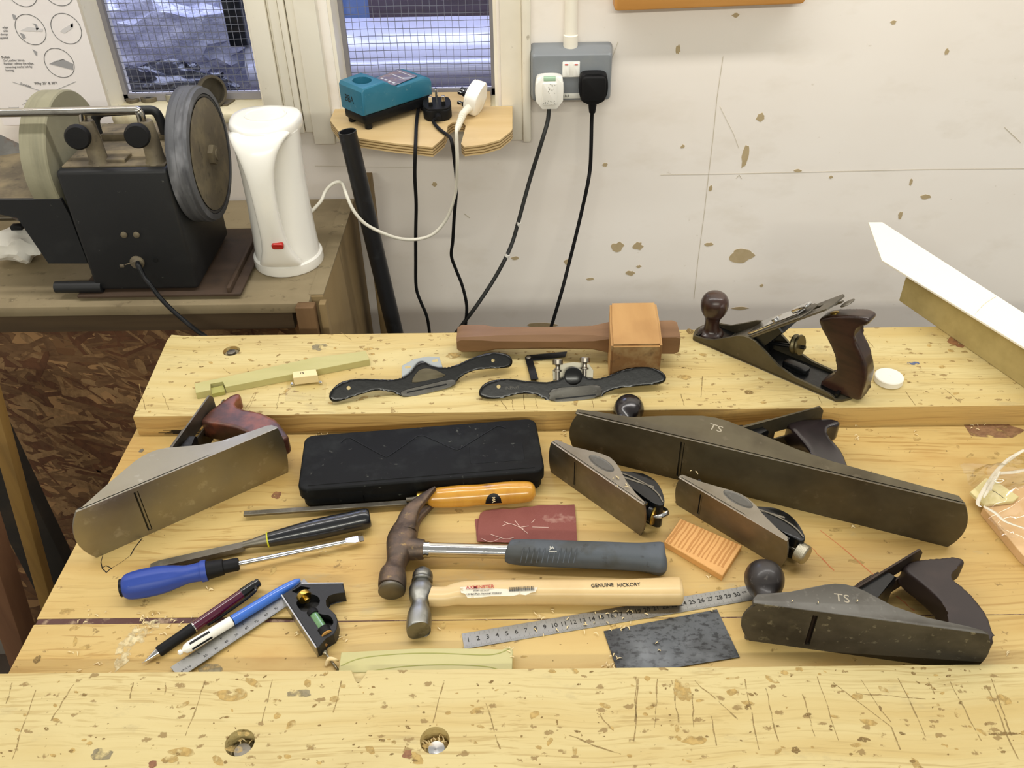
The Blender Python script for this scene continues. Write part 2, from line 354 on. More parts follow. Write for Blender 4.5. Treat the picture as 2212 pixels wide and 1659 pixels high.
wall_line([(1555, 230), (1585, 290), (1596, 320)], 1); wall_line([(2170, 275), (2205, 308)], 1.6); wall_line([(1335, 90), (1320, 132)], 1.2); wall_line([(680, 358), (760, 360), (900, 362)], 1)
wall_line([(1003, 462), (1015, 471)], 3); wall_line([(1590, 385), (1597, 378), (1602, 386)], 1.6)

g = G(); g.box((0, .5, ZFL-.02), (5, 3.4, .04)); struct('floor', g, mat('grey_concrete_floor', '5F5A52', .8, layers=((3, .4, .7, '4A453D', .6),)))

# trim round the two windows: every moulding a board of its own
TZ0 = PY(700, 310, 1.555).z
def tx(px): return PY(px, 100, 1.555).x
def mould(name, p0, p1, z0, d, z1=1.22, bev=.002):
    g = G(); x0 = tx(p0); x1 = tx(p1); g.box(((x0+x1)/2, WY-d/2, (z0+z1)/2), (x1-x0, d, z1-z0), bev=bev); return g
t = struct('trim_1', mould('', 545, 586, SZ-.1, .012), m_trim)
for p in ((586, 592, .004), (592, 612, .010), (614, 627, .016), (629, 647, .012), (648, 695, .020)):
    obj('moulding', mould('', p[0], p[1], TZ0+.02 if p[0] < 640 else TZ0, p[2]), m_trim, t)
t = struct('trim_2', mould('', 1080, 1127, TZ0, .016), m_trim)
obj('moulding', mould('', 1127, 1147, TZ0-.002, .026, bev=.006), m_trim, t)
t = struct('trim_3', mould('', 95, 176, SZ-.02, .014), m_trim)
g = G(); g.box(((tx(695)+tx(1080))/2, WY-.006, (TZ0+SZ)/2), (tx(1080)-tx(695), .012, SZ-TZ0), bev=.002); struct('trim_4', g, m_trim)

m_glass = bpy.data.materials.new('wired_glass'); m_glass.use_nodes = True
def wired(m):
    nt = m.node_tree; N = nt.nodes; L = nt.links; N.clear()
    out = N.new('ShaderNodeOutputMaterial'); tc = N.new('ShaderNodeTexCoord'); sp = N.new('ShaderNodeSeparateXYZ'); L.new(tc.outputs['Object'], sp.inputs[0])
    res = None
    for ax in ('X', 'Z'):
        a = N.new('ShaderNodeMath'); a.operation = 'MULTIPLY'; a.inputs[1].default_value = 1/.0128; L.new(sp.outputs[ax], a.inputs[0])
        nz = N.new('ShaderNodeTexNoise'); nz.inputs['Scale'].default_value = 14; L.new(tc.outputs['Object'], nz.inputs['Vector'])
        ad = N.new('ShaderNodeMath'); ad.operation = 'MULTIPLY_ADD'; ad.inputs[1].default_value = .35; L.new(nz.outputs['Fac'], ad.inputs[0]); L.new(a.outputs[0], ad.inputs[2])
        f = N.new('ShaderNodeMath'); f.operation = 'FRACT'; L.new(ad.outputs[0], f.inputs[0])
        c = N.new('ShaderNodeMath'); c.operation = 'LESS_THAN'; c.inputs[1].default_value = .05; L.new(f.outputs[0], c.inputs[0])
        if res is None: res = c.outputs[0]
        else:
            mx = N.new('ShaderNodeMath'); mx.operation = 'MAXIMUM'; L.new(res, mx.inputs[0]); L.new(c.outputs[0], mx.inputs[1]); res = mx.outputs[0]
    tr = N.new('ShaderNodeBsdfTransparent'); tr.inputs[0].default_value = (.9, .92, .95, 1)
    gl = N.new('ShaderNodeBsdfGlossy'); gl.inputs['Roughness'].default_value = .03
    fr = N.new('ShaderNodeFresnel'); fr.inputs[0].default_value = 1.35
    m1 = N.new('ShaderNodeMixShader'); L.new(fr.outputs[0], m1.inputs[0]); L.new(tr.outputs[0], m1.inputs[1]); L.new(gl.outputs[0], m1.inputs[2])
    df = N.new('ShaderNodeBsdfDiffuse'); df.inputs[0].default_value = (.22, .23, .28, 1)
    m2 = N.new('ShaderNodeMixShader'); L.new(res, m2.inputs[0]); L.new(m1.outputs[0], m2.inputs[1]); L.new(df.outputs[0], m2.inputs[2]); L.new(m2.outputs[0], out.inputs[0])
wired(m_glass)
m_bead = mat('grey_glazing_bead', '8D8A8E', .6)
m_sillw = mat('cream_painted_sill', 'E3D9B8', .5, layers=((30, .55, .7, 'B59C68', .5),))
for n, (x0, x1) in enumerate((W1, W2), 1):
    g = G()
    for a, b, c, d in ((x0, x0+.006, SZ, 1.2), (x1-.006, x1, SZ, 1.2), (x0, x1, 1.19, 1.2)):
        g.box(((a+b)/2, WY+.055, (c+d)/2), (b-a, .10, d-c))
    wn = struct('window_%d' % n, g, m_trim)
    g = G()
    for a, b in ((x0+.004, x0+.014), (x1-.014, x1-.004)): g.box(((a+b)/2, PY_-.004, (SZ+1.2)/2), (b-a, .010, 1.2-SZ))
    g.box(((x0+x1)/2, PY_-.004, SZ+.008), (x1-x0-.008, .010, .012))
    obj('glazing_bead', g, m_bead, wn)
    g = G(); g.box(((x0+x1)/2, PY_+.004, (SZ+1.2)/2), (x1-x0-.01, .002, 1.2-SZ)); obj('pane', g, m_glass, wn)
    g = G(); g.box(((x0+x1)/2, WY+.036, SZ-.008), (x1-x0, .085, .018), bev=.003); obj('sill', g, m_sillw, wn)

# ------------------------------------------------------------------ yard behind the panes
m_pipe = mat('white_rain_pipe', 'C9C9D6', .18, coat=.6)
g = G(); prof = []
yy = 1.93; za = PY(900, 192, yy).z; zb = PY(900, 70, yy).z; hh = zb-za
for i in range(17):
    a = math.pi*(i/16)-math.pi/2; prof.append((yy+.05-math.cos(a)*.10, (za+zb)/2+math.sin(a)*hh*.5))
prof += [(yy+.12, zb), (yy+.12, za)]
g.prism(prof, -.575, .3, frame((0, 0, 0), (0, 1, 0), (0, 0, 1)))
t = tag(obj('drain_pipe', g, m_pipe, None), 'large white plastic pipe lying outside across both windows', 'pipe')
g = G(); yy = 1.86; g.tube([(-.56, yy, PY(900, 150, yy).z), (.3, yy, PY(900, 144, yy).z)], .017, 16)
tag(obj('gutter_pipe', g, m_pipe), 'thin white pipe lying outside in front of the large white pipe', 'pipe')
m_fence = mat('wet_dark_boards', '5B5064', .5, layers=(((3, 3, 60), .4, .7, '3A3342', .7), (60, .66, .72, '9C9AAE', .5)))
f = G(); f.box((-.2, 2.72, 0), (3.2, .02, 2.0)); fe = tag(obj('fence', f, m_fence), 'dark wet board fence behind the yard, seen through the windows', 'fence')
for i in range(9):
    g = G(); g.box((-.2, 2.69, -.85+i*.16), (3.2, .022, .152), bev=.004); obj('board', g, m_fence, fe)
m_bluep = mat('blue_painted_post', '6F8FC8', .5, layers=((20, .5, .7, '94A8D6', .5),))
P0 = PY(768, 40, 2.15); g = G(); g.box((P0.x, 2.15, P0.z), (.062, .04, .9), bev=.004); tag(obj('post', g, m_bluep), 'pale blue painted post outside the right window', 'post')
P0 = PY(510, 30, 1.9); g = G(); g.box((P0.x, 1.9, P0.z+.25), (.038, .05, .62), bev=.004); tag(obj('post', g, m_black), 'black post outside at the right of the left window', 'post')
m_film = mat('clear_wrapping_film', 'B7B9CC', .12, layers=((26, .52, .66, 'E4E6F4', .8), ((9, 9, 30), .5, .7, '7C7F98', .7)), coat=.6, bump=(45, 1, .01))
def lumpy(c, r, sz, amp, fr, seed, n=3):
    b = bmesh.new(); bmesh.ops.create_icosphere(b, subdivisions=n+1, radius=1)
    for v in b.verts:
        p = v.co.copy(); k = 1+amp*noise.noise(p*fr+V((seed, 0, 0)))+amp*.5*noise.noise(p*fr*2.7+V((0, seed, 0)))
        v.co = V((p.x*r*sz[0]*k, p.y*r*sz[1]*k, p.z*r*sz[2]*k))+V(c)
    return G().bm(b)
c = PY(325, 95, 2.12); tag(obj('wrapped_bale', lumpy(c, .2, (1.2, .5, .66), .35, 2.2, 3), m_film), 'pile wrapped in clear plastic film outside the left window', 'bundle')
c = PY(340, 182, 1.80); tag(obj('rubbish_bag', lumpy(c, .11, (1.3, .45, .36), .4, 2.4, 8), mat('black_bag_film', '181B2C', .2, coat=.5, bump=(40, .8, .01))), 'black plastic bag lying outside below the wrapped pile', 'bag')
g = G(); g.box((-.2, 2.2, -.06), (3.2, 1.1, .04)); struct('yard_ground', g, mat('wet_yard_ground', '4A4656', .4))  # wet ground of the yard outside the windows, no trim board

# ================================================================== CABINET AT THE LEFT
ZC = .016
m_cabtop = wood('grimy_grey_chipboard', '8C7E62', '74664B', '97896C', (5, 14, 14), .6, .8, '675A42', (((50, 60, 60), .6, .7, '5A4D38', .6), ((90, 90, 90), .7, .75, 'B9AC8C', .6)))
m_cabside = wood('dull_plywood_side', '8A7550', '75613F', '95805A', (12, 12, 2), .5, .7, '6E5A3C')
m_darkedge = wood('blackened_wood_edge', '4A3A26', '241A10', '5A4830', (3, 40, 60), .7, .8)
m_osb = mat('strand_board', '6B4A2E', .7, layers=(((20, 60, 50), .45, .6, '7A5A3A', .8, 'cell'), ((50, 40, 26), .55, .62, '553A26', .7, 'cell'), ((16, 16, 40), .6, .68, 'A68056', .8, 'cell'), ((14, 40, 18), .55, .7, '3A2418', .7)), bump=(60, .4, .002))
cab = thing('cabinet', 'low grimy wooden cabinet with strand board front under the grinder and kettle', 'cabinet', (-.7, 1.35, ZFL))
XR = -.333; CF = 1.187; CBK = 1.565
g = G(); g.box(((-1.6+XR-.004)/2, (CF+CBK)/2, ZC-.009), (XR+1.6-.004, CBK-CF, .018), bev=.002); obj('worktop', g, m_cabtop, cab)
g = G(); g.box(((-1.6+XR)/2-.016, CF+.012, ZC-.034), (XR+1.6-.036, .016, .032)); obj('front_rail', g, m_darkedge, cab)
# strand-board front with its long flakes proud of the sheet
g = G(); g.box(((-1.6+XR-.03)/2, CF+.03, (ZFL+ZC-.04)/2), (XR+1.6-.03, .018, ZC-.04-ZFL)); front = obj('front_panel', g, m_osb, cab, label='strand board front panel')
fl = [mat('brown_strand', '6E5034', .7, layers=(((60, 60, 160), .4, .6, '553A24', .7), (16, .45, .65, '7E6040', .5))), mat('pale_strand', '8C6C48', .7, layers=(((160, 60, 90), .4, .6, '6E5034', .7), (18, .45, .65, '9C7E58', .5))), mat('red_strand', '5E3C26', .7, layers=(((120, 60, 60), .4, .6, '482C1A', .6), (20, .5, .65, '70492E', .5)))]
r_ = random.Random(4)
for mi in range(3):
    g = G()
    for k in range(560):
        x = -1.12+.77*r_.random(); z = -.03-.62*r_.random(); L_ = .012+.045*r_.random()**1.6; wd = .0015+.0075*r_.random()**1.7; a = rad(r_.gauss(-25, 38))
        c_, s_ = math.cos(a), math.sin(a); y0 = CF+.021-.0006*r_.random()
        pts = [(-L_, -wd*.4), (-L_*.8, -wd), (L_*.6, -wd*.9), (L_, -wd*.1), (L_*.8, wd*.8), (-L_*.5, wd), (-L_*.95, wd*.5)]
        g.put([(x+p[0]*c_-p[1]*s_, y0, z+p[0]*s_+p[1]*c_) for p in pts]+[(x+p[0]*c_-p[1]*s_, y0+.001, z+p[0]*s_+p[1]*c_) for p in pts],
              [(0, 1, 2, 3, 4, 5, 6)]+[(i, i+7, (i+1) % 7+7, (i+1) % 7) for i in range(7)])
    obj('wood_strands', g, fl[mi], front, kind='stuff')
g = G(); g.box((XR+.004, (CF+CBK)/2+.012, (ZFL+ZC-.001)/2), (.0235, CBK-CF-.02, ZC-.001-ZFL), bev=.0015); obj('side_panel', g, m_cabside, cab, label='plywood side panel facing the gap')
g = G(); g.box((XR+.004, (CF+CBK)/2+.01, ZC), (.024, CBK-CF-.03, .0035), bev=.001); obj('edge_strip', g, m_cabtop, cab)
g = G(); g.box((XR-.008, CF-.004, (ZFL+ZC)/2), (.030, .02, ZC-ZFL), bev=.002); obj('corner_post', g, wood('brown_post', '6E5334', '4A3520', '7C6040', (40, 40, 3), .6, .7), cab)
g = G(); g.box((XR+.018, CF+.004, (ZFL+ZC)/2), (.011, .016, ZC-ZFL), bev=.0015); obj('corner_batten', g, m_cabside, cab)
g = G(); g.box((XR+.052, 1.52, (ZFL+.078)/2), (.014, .05, .078-ZFL), bev=.002); tag(obj('upright_board', g, m_cabside), 'narrow upright board standing behind the black pipe', 'board')
# battens standing in the gap left of the bench
X_ = PY(60, 1000, 1.02).x
g = G(); g.box((X_-.045, 1.02, (ZFL-.02)/2), (.075, .03, -.02-ZFL), bev=.002)
tag(obj('dark_board', g, mat('black_stained_board', '1F1A14', .8, layers=((20, .5, .7, '33291D', .6),))), 'tall black board standing against the strand board front', 'board')
m_lath = wood('ochre_lath', '8A6A34', '5E4522', '9A7A44', (60, 60, 3), .6, .7)
g = G(); a = PY(-6, 900, .93); b = PY(96, 1268, .93); d = b-a; g.box((0, 0, 0), (.020, .02, 1.05), aim(a+d*1.05, -d), .0015)
tag(obj('lath', g, m_lath), 'ochre wooden lath leaning left of the bench', 'lath')
g = G(); a = PY(-12, 1210, .80); b = PY(50, 1400, .80); d = b-a; g.box((0, 0, 0), (.040, .03, .80), aim(a+d*1.2, -d), .002)
tag(obj('timber_post', g, wood('red_brown_timber', '6A4830', '4A2E1C', '7A583C', (50, 50, 3), .6, .7)), 'reddish brown timber standing at the bench corner, lower left', 'timber')
g = G(); g.box((-.85, .85, (ZFL-.45)/2), (.3, .05, -.45-ZFL), bev=.002); tag(obj('plywood_sheet', g, mat('dark_brown_panel', '2A1F14', .8, layers=((8, .5, .7, '3A2A1A', .6),))), 'dark brown sheet standing low in the gap left of the bench', 'board')
g = G(); c = PY(14, 335, 1.5); g.box((c.x-.02, 1.5, c.z-.05), (.07, .03, .07), bev=.002)
tag(obj('carton', g, mat('faded_red_card', 'B08578', .6, layers=((30, .5, .7, '9A6258', .5),))), 'faded red carton against the wall behind the grinder', 'box')
g = G(); c = PY(10, 352, 1.5); g.box((c.x-.03, 1.52, (c.z-.05+ZC)/2-.008), (.16, .06, c.z-.05-ZC-.025), bev=.003)
tag(obj('storage_box', g, mat('grey_tin', '8E8A80', .5)), 'plain grey box behind the grinder, under the red carton', 'box')

# ================================================================== THE BENCH
bench = thing('workbench', 'battered pine workbench with a sunken well between two raised slabs', 'workbench', (0, .7, ZFL))
XL = -.5175; JY = .5875
def board(y0, y1, z0, z1, x0, x1, m, nm='board', bev=.0012, lb=None):
    g = G(); g.box(((x0+x1)/2, (y0+y1)/2, (z0+z1)/2), (x1-x0, y1-y0, z1-z0), bev=bev); return obj(nm, g, m, bench, label=lb)
SH = .032; FH = .021; FY = .5105; RY0 = .889; RY1 = 1.0735
bA = board(FY+.0005, JY-.0035, -.035, 0, XL, .95, m_pine_well)
bB = board(JY+.0035, RY0+.02, -.035, 0, XL, .95, m_pine_well)
bC = bB
g = G(); pts = [(XL+.002, JY-.0035), (XL+.002, JY+.0035)]+[(XL+.20, JY+.0032), (XL+.26, JY+.000), (XL+.30, JY-.0020), (.94, JY-.0024), (.94, JY-.0035)]
g.prism(pts, -.02, -.0005); obj('filler_strip', g, m_burg, bench, label='dark burgundy filler in the joint between two boards')
g = G(); g.box((.365, JY+.0006, -.0135), (1.17, .0062, .0262)); obj('joint_packing', g, m_pine_well, bench)
# rear slab: left corner knocked off
a = PZ(288, 897, SH); b = PZ(360, 735, SH); c = PZ(370, 722, SH); d = PZ(404, 718, SH)
g = G(); g.prism([(a.x, RY0), (b.x, b.y), (c.x, c.y), (d.x, RY1), (.95, RY1), (.95, RY0)], -.045, SH, bev=.0018)
slabR = obj('slab', g, m_pine, bench, label='raised rear slab'); slabR.data.materials.append(m_pine_edge)
h = PZ(500, 758, SH); g = G(); g.lathe([(.0122, -.02), (.0122, .1)], T(h.x, h.y, 0), 28); cut(slabR, g)
for p in slabR.data.polygons:
    if abs(p.normal.y) > .9 or abs(p.normal.x) > .8: p.material_index = 1
# front slab with two dog holes and a broken notch
g = G(); n0 = PZ(652, 1462, FH).x; nA = PZ(757, 1463, FH).x; nB = PZ(790, 1463, FH).x; nm_ = PZ(772, 1480, FH)
g.prism([(-.56, .22), (-.56, FY), (nA, FY), (nA+.004, nm_.y+.003), (nm_.x, nm_.y), (nB-.003, nm_.y+.002), (nB, FY), (.95, FY), (.95, .22)], -.05, FH, bev=.0018)
slabF = obj('slab', g, m_pine, bench, label='raised front slab with two dog holes'); slabF.data.materials.append(m_pine_edge)
H1 = PZ(518, 1604, FH); H2 = PZ(939, 1599, FH); g = G()
for h_ in (H1, H2): g.lathe([(.0133, -.012), (.0133, .1)], T(h_.x, h_.y, 0), 36)
cut(slabF, g)
s = mat('hole_grime', '6E6650', .9, layers=((150, .45, .6, 'A89A74', .7),))
for i, h_ in enumerate((H1, H2)):
    g = G(); g.lathe([(.013, -.0115), (.013, .004), (.011, .006)], T(h_.x, h_.y, 0), 30); obj('hole_packing', g, s if i == 0 else m_dust, bench)
    g = G(); g.lathe([(.0092, 0), (.0095, .003), (.0075, .0048), (.0, .0052)], T(h_.x+.001, h_.y-.0025, .0065), 24)
    tag(obj('bench_dog_top', g, m_steel_d if i == 0 else m_chrome), ('dull steel dog sunk in the left front dog hole' if i == 0 else 'shiny steel dog in the front dog hole below the ball pein hammer'), 'bench dog')
    g = G()
    for k in range(4 if i == 0 else 16):
        a = 6.28*rnd.random(); r0 = .004+.007*rnd.random(); x = h_.x+r0*math.cos(a); y = h_.y+abs(r0*math.sin(a)); b_ = 3*rnd.random(); L_ = .003+.006*rnd.random()
        g.tube([(x, y, .008), (x+L_*math.cos(b_)*.5, y+L_*math.sin(b_)*.5, .0105+.002*rnd.random()), (x+L_*math.cos(b_), y+L_*math.sin(b_), .009)], .0005, 5, 3)
    tag(obj('splinters', g, m_shav), ('few pale splinters in the left front dog hole' if i == 0 else 'tangle of splinters round the shiny dog in the front slab'), 'splinters', kind='stuff')
g = G(); g.lathe([(.0118, SH-.02), (.0118, SH-.006), (.009, SH-.0035)], T(h.x, h.y, 0), 24); obj('hole_packing', g, s, bench)
g = G(); g.lathe([(.0065, 0), (.0065, .004), (.004, .005)], T(h.x, h.y-.002, SH-.004), 6); tag(obj('bolt_head', g, m_steel_d), 'dull bolt head sunk in the rear slab, left of centre', 'bolt')
g = G(); g.box((nm_.x, FY-.0055, FH-.008), (.014, .010, .006)); obj('notch_bed', g, m_pine, bench)
for x in (-.44, .85):
    for y in (.30, 1.0):
        g = G(); g.box((x, y, (ZFL-.045)/2), (.075, .075, -.045-ZFL)); obj('leg', g, m_pine_edge, bench)
# knocks, cuts and stains pressed into the boards
def marks(name, par, m, z, n, xr, yr, seed, size=(.0008, .0028), ex=1.6, dark=False):
    r_ = random.Random(seed); g = G()
    for k in range(n):
        x = r_.uniform(*xr); y = r_.uniform(*yr); s_ = size[0]+(size[1]-size[0])*r_.random()**2; e = 1+ex*r_.random(); a = r_.gauss(0, .35)
        if r_.random() < .2: a += 1.2
        c_, sn = math.cos(a), math.sin(a); pts = []
        for i in range(7):
            t_ = 6.283*i/7; q = 1+.5*(r_.random()-.5); px = s_*e*q*math.cos(t_); py = s_*q*math.sin(t_); pts.append((x+px*c_-py*sn, y+px*sn+py*c_, z+(.00006 if size[1] > .002 else .00012)+k*1.2e-7))
        g.put(pts, [tuple(range(7))])
    return obj(name, g, m, par, kind='stuff')
def cuts(name, par, m, z, lines, wd=.0006):
    g = G(); r_ = random.Random(len(lines))
    for ln in lines:
        P = [V(p) for p in ln]; N = len(P)
        if N == 2: P = [P[0].lerp(P[1], i/6)+V((r_.gauss(0, .0004), r_.gauss(0, .0004), 0)) for i in range(7)]
        for i, (a, b) in enumerate(zip(P, P[1:])):
            d = (b-a); 
            if d.length < 1e-6: continue
            d.normalize(); n = V((-d.y, d.x, 0)); w0 = wd*(.5+r_.random()); w1 = w0
            g.put([(a-n*w0/2)[:2]+(z+.00015,), (b-n*w1/2)[:2]+(z+.00015,), (b+n*w1/2)[:2]+(z+.00015,), (a+n*w0/2)[:2]+(z+.00015,)], [(0, 1, 2, 3)])
    return obj(name, g, m, par, kind='stuff')
for (par, z, yr, n, sd) in ((slabF, FH, (.40, FY-.003), 170, 1), (slabR, SH, (RY0+.004, RY1-.004), 120, 2)):
    marks('dents', par, m_mark, z, n, (-.5, .62), yr, sd, (.0004, .0017)); marks('shallow_dents', par, m_mark2, z, n, (-.5, .62), yr, sd+10, (.0008, .0038))
for (par, yr, sd) in ((bA, (FY+.003, JY-.006), 5), (bB, (JY+.006, .815), 6), (bC, (.821, RY0-.002), 7)):
    marks('dents', par, m_mark, .0, 55, (-.5, .6), yr, sd, (.0004, .0014)); marks('shallow_dents', par, m_mark2, .0, 50, (-.5, .6), yr, sd+20, (.001, .004))
def pxl(z, *pts): return [PZ(x, y, z) for x, y in pts]
cuts('saw_cuts', slabF, soft_mark('saw_cut_line', 'A08858', '8A7448', .8, 200, .32, .56), FH, [pxl(FH, *l) for l in (((26, 1475), (14, 1520)), ((160, 1478), (110, 1555)), ((78, 1490), (25, 1640)), ((442, 1475), (402, 1590)), ((288, 1476), (280, 1510)), ((358, 1475), (356, 1500)), ((590, 1468), (565, 1560)), ((738, 1470), (720, 1540)), ((1375, 1465), (1372, 1560)), ((1379, 1467), (1371, 1600)), ((1421, 1466), (1413, 1572)), ((1452, 1470), (1466, 1560)), ((1497, 1500), (1497, 1570)), ((1537, 1545), (1548, 1610)), ((1608, 1468), (1640, 1620)), ((1654, 1485), (1680, 1600)), ((1735, 1500), (1760, 1590)), ((1765, 1460), (1810, 1598)), ((1800, 1475), (1925, 1570), (1945, 1620)), ((1856, 1462), (1900, 1530), (1925, 1560)), ((1940, 1465), (2000, 1590)), ((2140, 1465), (2185, 1590)), ((2005, 1465), (2018, 1500)), ((1500, 1470), (1594, 1552)), ((1290, 1540), (1325, 1578)), ((1850, 1498), (2000, 1510)), ((2130, 1480), (2200, 1640)), ((2050, 1470), (2120, 1600)), ((1050, 1520), (1080, 1620)), ((960, 1470), (935, 1560)), ((1230, 1590), (1340, 1630)))], .0010)
cuts('saw_cuts', slabR, m_mark, SH, [pxl(SH, *l) for l in (((300, 830), (315, 885)), ((548, 850), (530, 885)), ((553, 850), (537, 885)), ((604, 850), (597, 884)), ((350, 850), (365, 885)), ((1083, 866), (1096, 886)), ((1105, 862), (1109, 886)), ((1130, 850), (1133, 884)), ((1155, 860), (1162, 882)), ((1280, 866), (1282, 882)), ((1768, 855), (1775, 873)), ((1955, 845), (1978, 876)), ((1870, 730), (1888, 752)), ((735, 718), (760, 735)), ((481, 796), (497, 807)), ((1470, 850), (1478, 876)), ((2040, 840), (2075, 870)), ((1518, 812), (1514, 858)))], .0007)
cuts('pencil_marks', bB, m_ink, 0, [pxl(0, (307, 1163), (290, 1185), (282, 1200), (262, 1215), (238, 1229), (230, 1237), (221, 1228), (218, 1215), (222, 1200)), pxl(0, (220, 1227), (229, 1222), (238, 1226), (242, 1230))], .0009)
m_redp = mat('faint_red_pencil', 'C4774A', .8)
cuts('pencil_marks', bB, m_redp, 0, [pxl(0, (1772, 1146), (1820, 1183), (1880, 1236), (1910, 1260)), pxl(0, (1936, 1287), (1975, 1320)), pxl(0, (1750, 1180), (1800, 1232))], .0012)
def blob(name, par, m, z, px, py, rx, ry, seed, jag=.5):
    c = PZ(px, py, z); k = (PZ(px+10, py, z)-PZ(px, py, z)).length/10; ky = (PZ(px, py-10, z)-PZ(px, py, z)).length/10; r_ = random.Random(seed)
    pts = [(c.x+rx*k*(1+jag*(r_.random()-.5))*math.cos(6.283*i/13), c.y+ry*ky*(1+jag*(r_.random()-.5))*math.sin(6.283*i/13)) for i in range(13)]
    P = closed(pts, 2); g = G(); g.put([(p[0], p[1], z+.00018+(seed % 40)*4e-6) for p in P], [tuple(range(len(P)))]); return obj(name, g, m, par)
for i, (par, z, px, py, rx, ry, m) in enumerate(((slabF, FH, 880, 1630, 11, 10, m_knot), (slabF, FH, 330, 1651, 9, 8, m_knot), (slabF, FH, 1718, 1620, 9, 8, m_mark), (slabF, FH, 648, 1498, 28, 8, m_grey_stain), (slabF, FH, 220, 1630, 22, 14, m_grey_stain), (slabF, FH, 1866, 1597, 14, 5, m_mark), (slabF, FH, 2170, 1585, 30, 3, m_mark), (slabF, FH, 1475, 1490, 18, 28, m_mark2), (slabF, FH, 1500, 1600, 26, 10, m_mark2), (slabF, FH, 395, 1625, 30, 9, m_mark2),
        (slabF, FH, 500, 1500, 34, 12, m_mark2), (slabF, FH, 370, 1640, 18, 7, m_mark2), (bA, 0, 452, 1447, 24, 14, m_grey_stain), (bA, 0, 80, 1425, 7, 8, m_mark), (bB, 0, 145, 1322, 17, 6, m_mark2), (bB, 0, 598, 1070, 11, 7, m_knot), (bC, 0, 2140, 930, 60, 17, soft_mark('dark_resin_stain', '8F6C4C', '6E4C34', .6, 70, .30, .45)), (slabR, SH, 1960+15, 785, 15, 3, soft_mark('blue_ink_stain', '4A5A80', '6A7490', .7, 300, .42, .52)), (slabR, SH, 2070, 740, 20, 10, m_knot), (slabR, SH, 690, 750, 16, 7, m_grey_stain), (slabR, SH, 1490, 716, 9, 5, m_mark), (slabR, SH, 1478, 815, 14, 5, m_mark2), (slabR, SH, 1617, 848, 9, 4, m_mark), (slabR, SH, 980, 768, 15, 6, m_mark2), (bC, 0, 305, 974, 5, 4, m_steel_d), (bB, 0, 590, 1232, 6, 9, m_mark2))):
    blob('knot' if m is m_knot else 'stain', par, m, z, px, py, rx, ry, 40+i)
m_dustp = soft_mark('smeared_white_dust', 'DDCFA4', 'CDB684', .9, 160, .38, .62)
for i, (px, py, rx, ry) in enumerate(((275, 1395, 18, 32), (300, 1372, 26, 16), (325, 1352, 20, 10), (265, 1425, 12, 20))):
    blob('dust_smear', bA, m_dustp, 0.00002*i, px, py, rx, ry, 90+i, .8)
g = G()
c = PZ(520, 875, SH)
r_ = random.Random(3)
gL = G()
for k in range(9):     # dark score lines along the left end of the slab face
    z = .0015+.0008*k; gL.box((-.455+.012*r_.random(), RY0-.0002, z), (.03+.03*r_.random(), .0006, .0005))
obj('blackened_edge_grain', gL, mat('blackened_grain', '2C2416', .8), slabR, kind='stuff')
# ================================================================== PLANES
def lying(px0, px1, w):
    A = PZ(*px0, 0); B = PZ(*px1, 0); d = (B-A).normalized()
    return Matrix(((d.x, 0, -d.y, A.x), (d.y, 0, d.x, A.y), (0, -1, 0, w), (0, 0, 0, 1)))
def toolocal(M, px, py, z):
    """pixel seen on the plane z -> local (x along sole, height above sole)"""
    p = M.inverted() @ PZ(px, py, z); return p.x, p.z
FX = frame((0, 0, 0), (1, 0, 0), (0, 0, 1))      # prism drawn in local x,z ; extrusion runs along -y
def side(g, pts, y0, y1, bev=0, seg=2): g.prism(pts, -y1, -y0, FX, bev, seg)
def tote(root, x, m, h=.098, y=.03, th=.026, sc=1., hx=0.):
    """rear handle: grip leaning forward, horn at the rear"""
    P = [(-.055, .000), (-.047, .013), (-.038, .027), (-.038, .040), (-.053, .064), (-.067, .080), (-.0765, .092), (-.069, .101), (-.052, .109), (-.034, .1165), (-.021, .1205), (-.0145, .117), (-.0175, .109), (-.0285, .102), (-.0285, .089), (-.0165, .074), (-.003, .053), (.0015, .030), (-.0005, .010), (-.003, .000)]
    P = [(p[0]+(hx if p[1] > .1 and p[0] > -.04 else 0), p[1]) for p in P]
    P = closed([(p[0]*sc+x, p[1]*h/.120) for p in P], 2)
    g = G(); g.prism([(p[0], max(p[1], 0)+.004) for p in P], -(y+th/2), -(y-th/2), FX, .0075, 3)
    o = organic(obj('rear_handle', g, m, root, local=True, ang=60))
    g = G(); g.lathe([(.0055, 0), (.0055, .0015), (.003, .002)], T(x-.062*sc, y, h*.104/.12+.0035) @ RY(-25), 14); obj('handle_nut', g, m_brass, root, local=True)
    return o
def knob(root, x, y, m, r=.019, h=.048, z=.004):
    g = G(); pr = [(.0, 0), (r*.85, 0), (r*.9, .003), (r*.62, .008), (r*.52, max(.012, h-.050)), (r*.60, h-.040), (r*.86, h-.031), (r, h-.020), (r*.93, h-.010), (r*.62, h-.0025), (0, h)]
    P = cat([V((a, b, 0)) for a, b in pr], 4); g.lathe([(max(p.x, 0), p.y) for p in P], T(x, y, z), 28); return obj('front_knob', g, m, root, local=True, ang=60)
def sole(g, L, w, mo, th=.0035, arc=.012, harc=None, mw=.005):
    harc = arc if harc is None else harc
    def arcx(x, d, s): return [(x+s*d*(1-((2*i/8-1)**2)), w*i/8) for i in range(9)]
    toe = [(p[0], p[1]) for p in arcx(0, arc, -1)]; heel = arcx(L, harc, 1)
    g.prism(toe+[(mo, w), (mo, 0)][:2], 0, th); g.prism([(mo+mw, 0)]+heel+[(mo+mw, w)], 0, th)
    g.box((mo+mw/2, .003, th/2), (mw, .006, th)); g.box((mo+mw/2, w-.003, th/2), (mw, .006, th))
